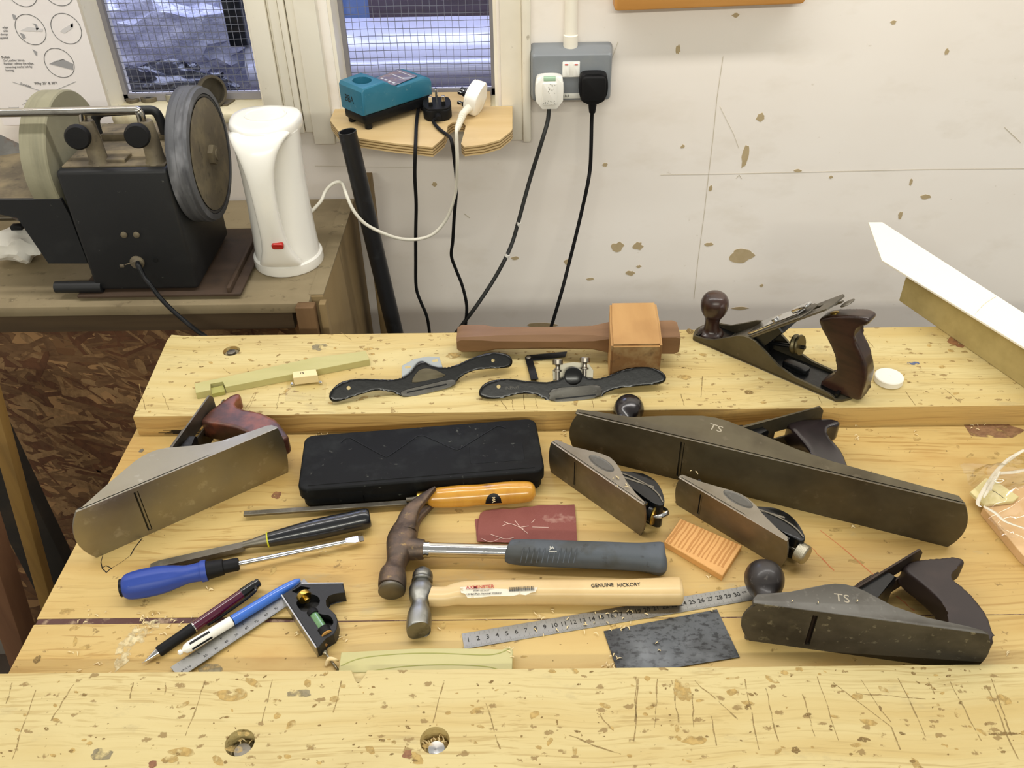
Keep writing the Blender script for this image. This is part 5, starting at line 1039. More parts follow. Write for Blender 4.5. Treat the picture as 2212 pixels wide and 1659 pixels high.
# --- bag, block and board at the right edge
z1 = .012; g = G(); g.prism(zl(z1, (2124, 1096), (2150, 1072), (2215, 1046), (2330, 1100), (2330, 1290), (2209, 1198)), 0, z1, I4, .0006, 1)
tag(obj('pine_offcut', g, wood('pinkish_pine', 'DDB888', 'C99A68', 'E6C89C', (30, 60, 30), .5, .5)), 'pinkish pine offcut board at the right edge under the clear bag', 'offcut')
z2 = .017; g = G(); g.prism(zl(z2, (2096, 1062), (2130, 1032), (2148, 1036), (2201, 1072), (2190, 1082), (2126, 1090)), .0125, z2, I4, .0006, 1); ob = tag(obj('card_block', g, mat('pale_cream_block', 'E2D6A0', .7)), 'small pale block with pencil writing on the pinkish board', 'block')
p = PZ(2150, 1063, z2+.0002); g = G(); r_ = random.Random(9); P = [p+V((-.006+.0011*i, .010-.0018*i+r_.uniform(-.0012, .0012), 0)) for i in range(12)]; g.tube(P, .0003, 5, 2); obj('pencil_scribble', g, m_ink, ob)
m_bag = bpy.data.materials.new('clear_bag_film'); m_bag.use_nodes = True; clear(m_bag, (.95, .94, .91, 1), .05, .1)
b = bmesh.new(); N_ = 26; c0 = PZ(2235, 1085, .012); vs_ = []
for i in range(N_+1):
    row = []
    for j in range(N_+1):
        u, v = i/N_*2-1, j/N_*2-1; r = max(0, 1-(abs(u)**2.6+abs(v)**2.6)); z = .0185+.030*r**.55*(1+.6*noise.noise(V((u*2.3, v*2.3, 4))))+.006*noise.noise(V((u*7, v*7, 1)))
        row.append(b.verts.new((c0.x+u*.066+.006*noise.noise(V((u*3, v*3, 9))), c0.y+v*.060+.006*noise.noise(V((u*3, v*3, 5))), z)))
    vs_.append(row)
for i in range(N_):
    for j in range(N_): b.faces.new((vs_[i][j], vs_[i+1][j], vs_[i+1][j+1], vs_[i][j+1]))
bg = tag(obj('plastic_bag', G().bm(b), m_bag, ang=80), 'crumpled clear plastic bag over the pine offcut at the right edge', 'bag')
m_fold = mat('milky_film_fold', 'E6DECB', .2, alpha=.75, coat=.8)
g = G()
for pts in (((2212, 972), (2180, 992), (2155, 1015), (2130, 1050), (2112, 1085), (2120, 1095)), ((2230, 1012), (2190, 1020), (2150, 1026), (2140, 1060)), ((2125, 1094), (2150, 1108), (2175, 1128), (2230, 1146)), ((2160, 1018), (2145, 1040), (2125, 1075))):
    g.tube([PZ(x, y, .032 if i not in (0,) else .036) for i, (x, y) in enumerate(pts)], [.0018, .0026]+[.0022]*(len(pts)-3)+[.001], 8, 4, .35)
obj('film_fold', g, m_fold, bg)
# shavings and crumbs strewn about
r_ = random.Random(21)
def shav(name, lab_, pts, seed):
    g = G(); r_ = random.Random(seed)
    for px, py, n, sp, z in pts:
        for k in range(n):
            c = PZ(px+r_.gauss(0, sp), py+r_.gauss(0, sp*.6), z); a = r_.random()*6.28; l_ = .0010+.0022*r_.random(); h = .0006+.0012*r_.random()
            g.tube([(c.x-l_*math.cos(a), c.y-l_*math.sin(a), z+.0006), (c.x, c.y, z+.0006+h), (c.x+l_*math.cos(a+.5), c.y+l_*math.sin(a+.5), z+.0006)], [.0003, .0007, .0003], 5, 2, .5)
    tag(obj(name, g, m_shav), lab_, 'shavings', kind='stuff')
shav('wood_shavings', 'pale wood crumbs strewn over the bench well and slabs', [(455, 1275, 6, 7, 0), (153, 1413, 3, 8, 0), (216, 1434, 3, 4, 0), (172, 1453, 2, 3, 0), (230, 1465, 8, 8, 0), (325, 1465, 8, 6, 0), (312, 1345, 14, 12, 0), (370, 1342, 14, 18, 0), (193, 1336, 6, 20, 0), (645, 1368, 3, 4, 0), (731, 1379, 3, 3, 0), (747, 1385, 2, 3, 0), (1317, 1440, 16, 7, 0), (1535, 1318, 4, 4, .0018), (1345, 1350, 6, 12, .001), (1330, 1420, 4, 4, .0018), (1425, 1405, 2, 3, .0018), (1842, 1138, 4, 2, 0), (690, 930, 16, 18, 0), (720, 928, 8, 16, 0), (1225, 922, 10, 18, 0), (1250, 915, 6, 10, 0), (1850, 945, 4, 6, 0), (1970, 938, 3, 8, 0), (1840, 918, 4, 15, 0), (2100, 922, 6, 12, 0), (1100, 1400, 6, 12, .0125), (480, 1190, 3, 5, 0), (1000, 1340, 3, 30, 0), (1530, 1240, 3, 10, 0), (1930, 1450, 4, 8, 0), (2180, 1410, 2, 6, 0), (700, 1192, 3, 4, 0)], 5)
shav('wood_shavings', 'tiny pale crumbs lying on the planes and the steel ruler', [(1180, 1345, 10, 26, .001), (1330, 1335, 14, 30, .001), (1240, 1345, 8, 40, .001), (1345, 1050, 3, 8, .05), (1333, 1033, 3, 4, .05), (1495, 1020, 2, 3, .044), (1780, 1290, 3, 60, .059)], 6)
# ================================================================== WET GRINDER
m_gr = mat('scratched_black_housing', '1B1C1E', .5, layers=((18, .55, .75, '2C2D2E', .5), (70, .7, .76, '77776E', .6)), bump=(300, .2, .0005))
m_grtop = mat('dusty_black_top', '5A5142', .75, layers=((14, .42, .62, '8C7E62', .8), (60, .6, .7, '2E2C28', .6)))
m_stone = mat('grey_green_grindstone', '8F8B74', .85, layers=(((60, 3, 3), .45, .6, '6E6C5A', .5), (14, .5, .7, 'A29E86', .4)), bump=(250, .4, .0006))
m_leather = mat('dark_dressed_rim', '55565A', .6, layers=(((90, 6, 6), .45, .62, '3A3B40', .7), ((20, 8, 8), .58, .7, '8E8F94', .6)), bump=(160, .3, .0008))
m_disc = mat('black_wheel_face', '2B2B2D', .5, layers=((10, .5, .7, '5A5246', .6), (60, .65, .72, '8A8478', .4)))
m_dusty = mat('dusty_cast_steel', '6B6252', .6, .4, layers=((22, .45, .65, '8F8468', .6), (60, .6, .7, '3E3A32', .5)))
m_bar = mat('polished_bar', 'B4B0A8', .25, 1, layers=(((12, 40, 40), .5, .62, '5A5040', .8),))
gx0, gx1, gy0, gy1, gz0, gz1 = -.680, -.515, 1.212, 1.398, .030, .232
t = thing('wet_grinder', 'black wet grinder with grey stone wheel and honing wheel, beside the kettle', 'grinder', (-.6, 1.3, ZC))
g = G(); g.box(((gx0+gx1)/2, (gy0+gy1)/2, (gz0+gz1)/2), (gx1-gx0, gy1-gy0, gz1-gz0), bev=.006, seg=3); hs = obj('housing', g, m_gr, t)
g = G(); g.box(((gx0+gx1)/2, (gy0+gy1)/2+.004, gz1+.001), (gx1-gx0-.012, gy1-gy0-.018, .003), bev=.001); tp = obj('top_plate', g, m_grtop, t)
q = [PZ(x, y, gz1+.004) for x, y in ((214, 350), (222, 331), (272, 329), (285, 334), (270, 350))]
g = G(); g.prism([tuple(p.xy) for p in q], gz1+.001, gz1+.008, I4, .001, 1); obj('vent_cover', g, m_grtop, tp)
for px, py in ((268, 507), (295, 507)):
    p = PY(px, py, gy0-.001); g = G(); g.lathe([(.0052, 0), (.0048, .002), (.002, .003)], aim(p, (0, -1, 0)), 16); obj('screw_head', g, m_dusty, hs)
p = PY(336, 562, gy0-.0006); g = G(); g.lathe([(.004, 0), (.004, .0008)], aim(p, (0, -1, 0)), 16); obj('vent_hole', g, mat('hole_black', '050505', .9), hs)
p = PY(297, 566, gy0); g = G(); g.lathe([(.011, 0), (.011, .003), (.007, .005), (.006, .010)], aim(p, (0, -1, 0)), 20); obj('cable_gland', g, m_dusty, hs)
g = G(); g.tube([PY(290, 566, gy0-.002), PY(270, 572, gy0-.003)], .0009, 6); pc = PY(264, 574, gy0); g.box((pc.x, pc.y, pc.z), (.007, .004, .005), bev=.001); obj('cable_tie', g, m_dusty, hs)
g = G(); g.box(((gx0+gx1)/2+.02, (gy0+gy1)/2+.01, ZC+.008), (.262, .225, .0045), bev=.001); 
g.box((gx1+.050, (gy0+gy1)/2, ZC+.014), (.006, .20, .012), bev=.001); obj('base_plate', g, mat('rusty_base_plate', '453528', .7, layers=((20, .5, .7, '2E2621', .6),)), t)
g = G(); p = PZ(165, 620, ZC+.016); g.tube([(p.x-.03, gy0+.004, ZC+.019), (p.x+.045, gy0+.004, ZC+.019)], .0095, 14); obj('foot_tube', g, m_gr, t)
# shaft + wheels, axle along x
ay = 1.312; az = .213
g = G(); g.tube([(-.74, ay, az), (-.470, ay, az)], .009, 16); g.lathe([(.010, 0), (.016, .001), (.016, .010), (.010, .012)], T(-.484, ay, az) @ RY(90), 6); obj('axle', g, m_dusty, t, label='dusty hex nut on the axle')
S_ = T(0, ay, az) @ RY(90)
R1 = .100; g = G(); g.lathe([(.012, -.727), (R1-.001, -.727), (R1, -.725), (R1, -.690), (R1-.002, -.688), (.012, -.688)], S_, 72); obj('grindstone', g, m_stone, t, ang=30)
R2 = .103; X0, X1 = -.514, -.481
g = G(); g.lathe([(R2-.012, X0), (R2-.001, X0+.001), (R2, X0+.004), (R2-.0015, X0+.014), (R2, X0+.016), (R2, X1-.008), (R2-.002, X1-.006), (R2-.003, X1-.001), (R2-.012, X1), (R2-.014, X0+.004)], S_, 72); hw_ = obj('honing_wheel', g, m_leather, t, ang=30)
g = G(); g.lathe([(.010, X0+.006), (R2-.013, X0+.006), (R2-.013, X1-.001), (R2-.016, X1-.001), (R2-.030, X1-.012), (R2-.036, X1-.018), (.020, X1-.018), (.016, X1-.006), (.010, X1-.006)], S_, 60); wf = obj('wheel_face', g, m_disc, hw_, ang=30)
g = G(); g.lathe([(.052, X1-.0175), (.056, X1-.013), (.061, X1-.0135), (.064, X1-.0175)], S_, 60); obj('raised_ring', g, m_dusty, hw_)
g = G(); g.lathe([(R2-.030, X1-.0005), (R2-.018, X1-.0008), (R2-.030, X1-.011), (R2-.036, X1-.012)], S_, 60); obj('dusty_dish', g, m_dusty, hw_)
for k in range(3):
    a = k*2*math.pi/3+.9; g = G(); F = S_ @ RZ(math.degrees(a)); g.box((.036, 0, X1-.0165), (.036, .006, .004), F, .001); obj('web', g, m_disc, hw_)
# universal support: bar, sockets, knobs
yb = gy0+.028
def PYp(x, y): return PY(x, y, yb)
b0, b1, l1, l1b = PYp(-12, 244), PYp(283, 238), PYp(304, 250), PYp(308, 268)
g = G(); g.tube([b0, PYp(150, 241), b1, PYp(298, 241), l1, l1b], .0062, 16, 6); g.tube([PYp(178, 241), PYp(181, 272)], .0058, 14); obj('support_bar', g, m_bar, t)
for px, kx, ky in ((186, 170, 293), (313, 298, 290)):
    a = PYp(px-2, 262); a.y = yb; g = G(); z0 = gz1+.001; h = a.z-z0
    g.lathe([(.016, 0), (.0135, .006), (.0125, h*.6), (.0105, h-.002), (.009, h+.001)], T(a.x+.002, yb, z0), 22); obj('bar_socket', g, m_dusty, t)
    p = PY(kx, ky, yb-.030); g = G(); g.lathe([(.006, -.016), (.006, 0), (.0165, .001), (.0175, .004), (.0175, .010), (.015, .014), (0, .0145)], aim(p, (.25, -1, .12)), 28); obj('clamp_knob', g, m_blackrub, t)
yh = gy0+.105; q = [PY(x, y, yh) for x, y in ((212, 288), (206, 262), (214, 246), (240, 241), (310, 238), (333, 240), (345, 256), (356, 288))]
g = G(); g.tube(q, .0068, 12, 5); obj('carrying_handle', g, m_gr, t)
q = PY(236, 276, yh); g = G(); g.box((q.x+.04, yh+.02, gz1+.006), (.12, .03, .012), bev=.002); obj('handle_base', g, m_grtop, t)
# water trough, bracket and sloping tray to the left
g = G(); yT = gy0+.002
P = [PY(x, y, yT) for x, y in ((-60, 432), (132, 430), (150, 465), (186, 560), (190, 570), (104, 570), (88, 545), (38, 470), (0, 462), (-60, 462))]
g.prism([(p.x, p.z) for p in P], -(yT+.006), -(yT), frame((0, 0, 0), (1, 0, 0), (0, 0, 1)), .001, 1); obj('trough_bracket', g, m_gr, t)
g = G(); g.box((-.800, 1.320, .160), (.14, .17, .026), T(0, 0, 0), .004); g.box((-.815, 1.335, .172), (.15, .19, .005), bev=.002); obj('water_trough', g, m_grtop, t)
g = G(); c = PY(10, 380, 1.38); g.box((0, 0, 0), (.16, .004, .12), T(c.x-.01, 1.40, c.z-.01) @ RY(32) @ RX(-38), .001); obj('splash_plate', g, mat('stained_grey_plate', '55534F', .6, layers=((14, .48, .62, '6E6B66', .7), (22, .58, .66, '5A3E2A', .7))), t)
pts = [PY(297, 566, gy0-.010), PY(300, 576, gy0-.018), PY(310, 596, gy0-.025), PY(322, 612, 1.178), PY(345, 642, 1.17), PY(372, 670, 1.16), PY(400, 694, 1.15), PY(426, 715, 1.13), PY(450, 735, 1.11), PY(470, 790, 1.10)]
g = G(); g.tube(pts, [.003, .0046]+[.0036]*8, 10, 5); obj('power_cord', g, m_black, t)
# dust mask behind
c = PZ(38, 530, ZC+.03)
t = thing('dust_mask', 'white dust mask lying crumpled on the cabinet at far left', 'mask', (c.x, c.y, ZC))
g = lumpy((c.x, c.y, ZC+.030), .038, (1.1, .9, .72), .35, 1.8, 2, 2); obj('shell', g, mat('white_mask_fabric', 'E9E6DE', .8, layers=((30, .55, .7, 'BEBAB0', .6),)), t)
q = [PZ(x, y, z) for x, y, z in ((18, 520, ZC+.01), (22, 545, ZC+.004), (38, 558, ZC+.004), (62, 556, ZC+.006), (88, 545, ZC+.012))]
g = G(); g.tube(q, .0022, 8, 5); g.tube([p+V((.004, .008, .006)) for p in q], .0018, 8, 5); obj('strap', g, m_white, t)
p = PZ(38, 490, ZC+.062); g = G(); g.box((p.x, p.y, p.z), (.02, .014, .008), bev=.002); obj('valve', g, m_black, t)

# ================================================================== KETTLE
kx, ky = -.3945, 1.325
t = thing('kettle', 'white plastic jug kettle with red switch on the grimy cabinet', 'kettle', (kx, ky, ZC))
H_ = .243
g = G(); g.lathe([(.052, 0), (.0575, .001), (.0585, .004), (.0575, .017), (.055, .019), (.05, .019)], T(kx, ky, ZC), 56); obj('base', g, m_white, t, ang=35)
def ring(z, rx, ryf, ryb, n=56, fp=0.):
    o_ = []
    for k in range(n):
        a = 2*math.pi*k/n; c, s_ = math.cos(a), math.sin(a); ry = ryb if s_ > 0 else ryf
        f = 1
        o_.append((kx+rx*c*(1-fp*max(0, -s_)**2), ky+ry*s_, ZC+z))
    return o_
rows = [(.019, .0535, .0535, .0535), (.024, .0535, .052, .053), (.06, .0515, .049, .052), (.11, .0500, .044, .052), (.16, .0500, .040, .053), (.20, .0515, .040, .056), (.222, .053, .042, .060), (.232, .0535, .043, .063)]
g = G(); g.loft([ring(*r_, fp=.0) for r_ in rows]); obj('body', g, m_white, t, ang=60)
# lid: rounded top that narrows toward the handle side
def tear(z, k, yo=0):
    P = [(-.0555, .012), (-.054, .034), (-.040, .056), (-.0, .066), (.040, .056), (.054, .034), (.0555, .012), (.050, -.014), (.036, -.036), (.020, -.050), (.0, -.054), (-.020, -.050), (-.036, -.036), (-.050, -.014)]
    C_ = closed([(p[0]*k, p[1]*k+yo) for p in P], 3); return [(kx+p[0], ky+p[1], ZC+z) for p in C_]
g = G(); g.loft([tear(.226, .97), tear(.229, 1.0), tear(.240, 1.0), tear(.2445, .975), tear(.247, .93), tear(.2475, .80), tear(.2470, .6)]); ld = obj('lid', g, m_white, t, ang=50)
g = G(); g.loft([[(kx+r*math.cos(6.283*i/40), ky+.020+r*.82*math.sin(6.283*i/40), ZC+z) for i in range(40)] for r, z in ((.033, .2472), (.0325, .2487), (.031, .2487), (.030, .2476))]); obj('lid_recess_ring', g, m_white, ld, ang=40)
# handle: broad funnel under the lid, narrow grip, flaring into the foot; hollow behind
hr_ = [(-.030, .236, .047, .006), (-.044, .235, .043, .009), (-.056, .226, .036, .0105), (-.0635, .211, .0285, .0110), (-.0685, .190, .0225, .0108), (-.0705, .165, .0192, .0105), (-.0705, .135, .0180, .0105), (-.0680, .105, .0182, .0110), (-.0645, .080, .0195, .0115), (-.0595, .055, .0235, .0120), (-.0545, .036, .0300, .0115), (-.0495, .024, .035, .009)]
sm = cat([V((a, b, 0)) for a, b, c, d in hr_], 4); sw = cat([V((c, d, 0)) for a, b, c, d in hr_], 4); rg = []
for i, (p, q) in enumerate(zip(sm, sw)):
    p0, p1 = sm[max(i-1, 0)], sm[min(i+1, len(sm)-1)]; d = V((0, p1.x-p0.x, p1.y-p0.y)).normalized(); nn = V((0, -d.z, d.y))
    rg.append([V((kx, ky+p.x, ZC+p.y))+V((1, 0, 0))*q.x*math.copysign(abs(math.cos(a))**.8, math.cos(a))+nn*q.y*math.copysign(abs(math.sin(a))**.8, math.sin(a)) for a in [6.28318*k/26 for k in range(26)]])
g = G(); g.loft(rg); obj('handle', g, m_white, t, ang=60)
p = PY(600, 531, ky-.0745); g = G(); g.prism(rrect(-.0095, -.0055, .0095, .0055, .004), -.004, .0035, frame(p, (1, 0, 0), (0, -.22, 1)), .0015, 3); obj('switch', g, mat('red_switch', 'B3231C', .2, coat=.5), t)
g = G(); g.tube([PY(x, y, Y) for x, y, Y in ((660, 470, 1.35), (692, 436, 1.365), (702, 415, 1.38), (716, 399, 1.385), (731, 393, 1.39), (741, 399, 1.39), (749, 423, 1.365), (765, 457, 1.356), (790, 484, 1.358), (826, 503, 1.362), (862, 515, 1.375), (899, 517, 1.39), (935, 506, 1.39), (962, 477, 1.39), (978, 440, 1.385), (986, 400, 1.375), (988, 350, 1.355), (986, 290, 1.352), (987, 276, 1.36))], .0029, 10, 5); obj('cord', g, m_cable_w, t)

# ================================================================== SHELF UNDER THE RIGHT WINDOW
SZ2 = .195
def zz(z, *p): return [tuple(PZ(x, y, z)[:2]) for x, y in p]
out = zz(SZ2, (722, 272), (731, 283), (748, 291), (780, 299), (850, 309), (934, 318), (959, 297), (966, 281), (967, 272), (978, 264), (1000, 264), (1006, 272), (1003, 285), (996, 310), (1003, 317), (1045, 312), (1080, 302), (1103, 284), (1107, 278), (1107, 226), (1084, 226), (1066, 205), (1060, 190))
xb = PZ(1060, 190, SZ2); out = out[:-3]+[(out[-4][0], 1.553), (-.050, 1.553), (-.052, 1.632), (-.306, 1.632), (-.306, 1.553), (out[0][0]-.012, 1.553), (out[0][0]-.012, 1.50)]
t = thing('plywood_shelf', 'rough cut plywood shelf with keyhole notch under the right window', 'shelf', (-.16, 1.5, SZ2))
m_plydark = mat('plywood_glue_line', '7C6238', .7)
lay = [(SZ2-.0028, SZ2, m_ply), (SZ2-.0046, SZ2-.0028, m_plydark), (SZ2-.0074, SZ2-.0046, m_ply), (SZ2-.0092, SZ2-.0074, m_plydark), (SZ2-.012, SZ2-.0092, m_ply), (SZ2-.0138, SZ2-.012, m_plydark), (SZ2-.0165, SZ2-.0138, m_ply)]
for z0, z1, m_ in lay:
    g = G(); g.prism(out, z0, z1); obj('ply', g, m_, t)
# battery charger
t = thing('battery_charger', 'teal battery charger on a black base, marked BBA, on the plywood shelf', 'charger', (-.24, 1.48, SZ2))
zb = SZ2+.012
# footprint corners: near left, near (front) corner, far right, back
cA, cB, cC = PZ(724, 252, zb), PZ(790, 270, zb), PZ(937, 222, zb)
u_ = (cC-cB).normalized(); n_ = V((-u_.y, u_.x, 0)); L = (cC-cB).length; Wd = (cA-cB).dot(n_); Wd = max(.055, min(.085, Wd))
F = frame(cB-V((0, 0, zb-SZ2)), u_, n_)
def chp(x0, x1, y0, y1, z0, z1): return
g = G(); g.prism(rrect(.002, .002, L-.002, Wd-.002, .008), .010, .026, F, .002, 2); bs = obj('black_base', g, m_black, t)
for xx, yy in ((.012, .010), (.012, Wd-.012), (L-.014, .010), (L-.014, Wd-.012)):
    g = G(); g.lathe([(.0055, 0), (.0065, .001), (.0070, .014)], F @ T(xx, yy, .0002), 18); obj('foot', g, m_black, bs)
hT = [(0, .026), (0, .066), (.004, .0715), (.046, .0735), (.056, .069), (.064, .058), (.073, .0575), (L-.020, .062), (L-.004, .056), (L, .050), (L, .026)]
g = G(); g.prism(hT, -Wd, 0, F @ frame((0, 0, 0), (1, 0, 0), (0, 0, 1)), .0045, 3); sh = obj('teal_shell', g, m_teal, t, ang=50)
g = G(); g.lathe([(.0150, -.03), (.0150, .05)], F @ T(.026, Wd/2, .07), 32, 1.25); cut(sh, g)
g = G(); g.lathe([(.0146, -.0), (.0146, .002)], F @ T(.026, Wd/2, .042), 32, 1.25); obj('battery_well', g, mat('well_black', '0C0D0F', .5), t)
lb = mat('dim_label_purple', '6A6478', .35, layers=((80, .5, .62, '8C7468', .7), ((30, 90, 30), .58, .64, 'A8B0BE', .6)))
sl = (.062-.0575)/(L-.020-.073); Fl = F @ frame((.070, .008, .0584), (1, 0, sl), (0, 1, 0)); g = G(); g.prism(rrect(0, 0, L-.094, Wd-.016, .003), 0, .0006, Fl, .0002, 1); lo = obj('label', g, lb, t, label='dim printed label on the top')
wp = mat('pale_print', 'C6C8CE', .5)
for i in range(4): g = G(); g.box((.008+.0*i, .010+.011*i, .0008), (.004, .006, .0003), Fl); obj('printed_mark', g, wp, lo)
g = G(); g.box((.030, (Wd-.016)*.5, .0008), (.0016, .036, .0003), Fl); g.box((.046, (Wd-.016)*.5, .0008), (.0012, .045, .0003), Fl); obj('printed_line', g, wp, lo)
text('BBA', .0175, F @ frame((-.0002, Wd*.58, .046), (0, -1, 0), (0, 0, 1)), m_ink, sh, 'marker_lettering', sx=.8)
# two loose plugs on the shelf
def uk_plug(name, lab_, F, m, pins=True, neck=None):
    """local z is the face carrying the pins; -y is the cable end"""
    t = thing(name, lab_, 'plug', F)
    P = closed([(-.0235, .016), (-.019, .0245), (0, .026), (.019, .0245), (.0235, .016), (.0245, -.004), (.020, -.020), (.010, -.0255), (-.010, -.0255), (-.020, -.020), (-.0245, -.004)], 3)
    g = G(); g.prism(P, -.020, 0, I4, .003, 3); g.prism(P, -.0002, .0025, Matrix.Diagonal((.97, .97, 1, 1)), .0008, 1); obj('plug_body', g, m, t, local=True, ang=50)
    if pins:
        for x, y, a_, b_, h in ((0, .011, .004, .008, .022), (-.011, -.011, .0064, .004, .0175), (.011, -.011, .0064, .004, .0175)):
            g = G(); g.box((x, y, h/2+.002), (a_, b_, h), I4, .0006, 1); g2 = g; pn = obj('pin', g2, m_brass if 0 else m_chrome, t, local=True)
            if h < .02: g = G(); g.box((x, y, .006), (a_+.0006, b_+.0006, .008)); obj('pin_sleeve', g, m_black, pn, local=True)
    return t
p = PZ(944, 226, SZ2+.021); Fp = Matrix.Translation(p) @ RZ(8) @ RX(12)
pl = uk_plug('plug', 'black plug lying pins up on the plywood shelf beside the charger', Matrix.Translation((p.x, p.y, SZ2+.0215)) @ RZ(6) @ RX(4), m_blackrub)
g = G(); g.tube([(0, -.024, -.010), (0, -.036, -.010)], [.0065, .0045], 12, 1); obj('cable_sleeve', g, m_blackrub, pl, local=True)
yc = 1.352
g = G(); q0 = pl.matrix_basis @ V((0, -.034, -.010)); g.tube([q0, PZ(936, 262, SZ2+.004), PZ(948, 278, SZ2+.0035), PZ(966, 292, SZ2+.003), PY(975, 303, 1.372), PY(981, 340, 1.375), PY(986, 400, 1.38), PY(981, 470, 1.39), PY(978, 520, 1.40), PY(975, 552, 1.41), PY(985, 582, 1.42), PY(999, 618, 1.42), PY(1008, 660, 1.42), PY(1006, 700, 1.42), PY(1004, 760, 1.42), PY(1008, 900, 1.43), V((-.06, 1.44, ZFL+.12)), V((-.03, 1.42, ZFL+.006)), V((.10, 1.40, ZFL+.004))], .0030, 9, 5); obj('cable', g, m_blackrub, pl)
g = G(); g.tube([PZ(912, 216, SZ2+.006), PZ(904, 236, SZ2+.006), PZ(900, 262, SZ2+.0036), PZ(898, 305, SZ2+.0032), PY(897, 330, 1.368), PY(896, 380, 1.372), PY(899, 440, 1.385), PY(898, 500, 1.40), PY(898, 560, 1.41), PY(899, 620, 1.42), PY(909, 652, 1.42), PY(921, 680, 1.42), PY(927, 712, 1.42), PY(930, 760, 1.42), PY(935, 900, 1.43), V((-.11, 1.45, ZFL+.12)), V((-.10, 1.43, ZFL+.006)), V((.02, 1.36, ZFL+.004))], .0030, 9, 5); obj('mains_lead', g, m_blackrub, bpy.data.objects['battery_charger'])
q = PZ(1014, 213, SZ2+.026); d_ = (PZ(988, 280, SZ2+.02)-q); 
M2 = frame((q.x+.002, q.y, SZ2+.028), (-.22, .45, .86), (.35, .80, -.25)); M2 = Matrix.Translation((q.x+.002, q.y, SZ2+.029)) @ frame((0, 0, 0), (.10, -.35, .93), (.38, .86, .28))
pw = uk_plug('plug', 'white plug standing on edge on the plywood shelf, sleeve wound with tape', M2, m_white)
c0 = M2 @ V((0, -.024, -.010)); tp_ = [c0, PZ(1000, 246, SZ2+.012), PZ(991, 268, SZ2+.008), PZ(987, 280, SZ2+.007)]
g = G(); g.tube(tp_, [.0075, .0060, .0050, .0040], 12, 4); tpw = obj('tape_winding', g, m_cable_w, pw)
for i in range(8):
    p = tp_[1].lerp(tp_[3], i/8); g = G(); rr_ = .0060-.0017*i/8; g.lathe([(rr_, -.0006), (rr_+.0007, 0), (rr_, .0006)], aim(p, tp_[3]-tp_[1]+V((0, 0, .004))), 16); obj('tape_turn', g, m_cable_w, tpw)

# ================================================================== SOCKET AND CONDUIT
FY_ = WY-.042
a, b = PY(1152, 124, FY_), PY(1315, 212, FY_)
m_grey = mat('grey_enamelled_box', '7E8388', .38, layers=((14, .5, .75, '90928E', .5),), coat=.2)
t = thing('wall_socket', 'grey metal double wall socket with white switches, right of the window', 'socket', ((a.x+b.x)/2, WY, (a.z+b.z)/2))
x0, x1, z0, z1 = a.x-.003, b.x+.003, b.z-.004, a.z+.002
Fs = frame((0, 0, 0), (1, 0, 0), (0, 0, 1))
g = G(); g.loft([[(p[0], WY-.001, p[1]) for p in rrect(x0-.003, z0-.003, x1+.003, z1+.010, .008)], [(p[0], FY_+.004, p[1]) for p in rrect(x0, z0, x1, z1+.003, .007)], [(p[0], FY_+.0005, p[1]) for p in rrect(x0+.002, z0+.002, x1-.002, z1, .006)], [(p[0], FY_, p[1]) for p in rrect(x0+.004, z0+.004, x1-.004, z1-.002, .005)]])
obj('back_box', g, m_grey, t, ang=30)
def fp(x, y, dy=0): p = PY(x, y, FY_-dy); return p
def plate(name, px0, py0, px1, py1, d0, d1, m, par, r=.0015, bev=.0006):
    A = fp(px0, py0); B = fp(px1, py1); g = G(); g.prism(rrect(A.x, B.z, B.x, A.z, r), -(FY_-d0), -(FY_-d1), Fs, bev, 2); return obj(name, g, m, par)
sp = plate('switch_plate', 1215, 133, 1252, 166, -.0002, .0015, m_white, t)
for xa in (1218, 1239):
    rk = plate('rocker', xa, 136, xa+11, 164, .0012, .0035, m_white, sp); plate('red_flag', xa+2, 137, xa+9, 140, .0034, .0038, mat('red_flag_%d' % xa, 'C4453C', .4), sp, .0002, .0001)
lb = plate('label_strip', 1211, 202, 1262, 212, -.0002, .0004, mat('label_white', 'DDDCD4', .5), t, .0005, .0001)
c = fp(1221, 207); text('D.B.8', .0058, frame((c.x, FY_-.0006, c.z), (1, 0, 0), (0, 0, 1)), m_print, lb, 'lettering')
def front_plug(lab_, px, py, m, tape, d):
    c = fp(px, py); M = frame((c.x, FY_-.003, c.z), (-1, 0, 0), (0, 0, 1)); 
    M = Matrix(((1, 0, 0, c.x), (0, 0, 1, FY_-.0005), (0, 1, 0, c.z), (0, 0, 0, 1)))
    M = Matrix(((-1, 0, 0, c.x), (0, 0, 1, FY_-.003), (0, 1, 0, c.z), (0, 0, 0, 1)))
    t = uk_plug('plug', lab_, M, m, pins=False); return t, c
pa, ca = front_plug('dirty white octagonal plug in the left outlet of the wall socket', 1186, 189, m_white, 1, 0)
pb, cb = front_plug('square black plug in the right outlet of the wall socket', 1280, 183, m_blackrub, 0, 0)
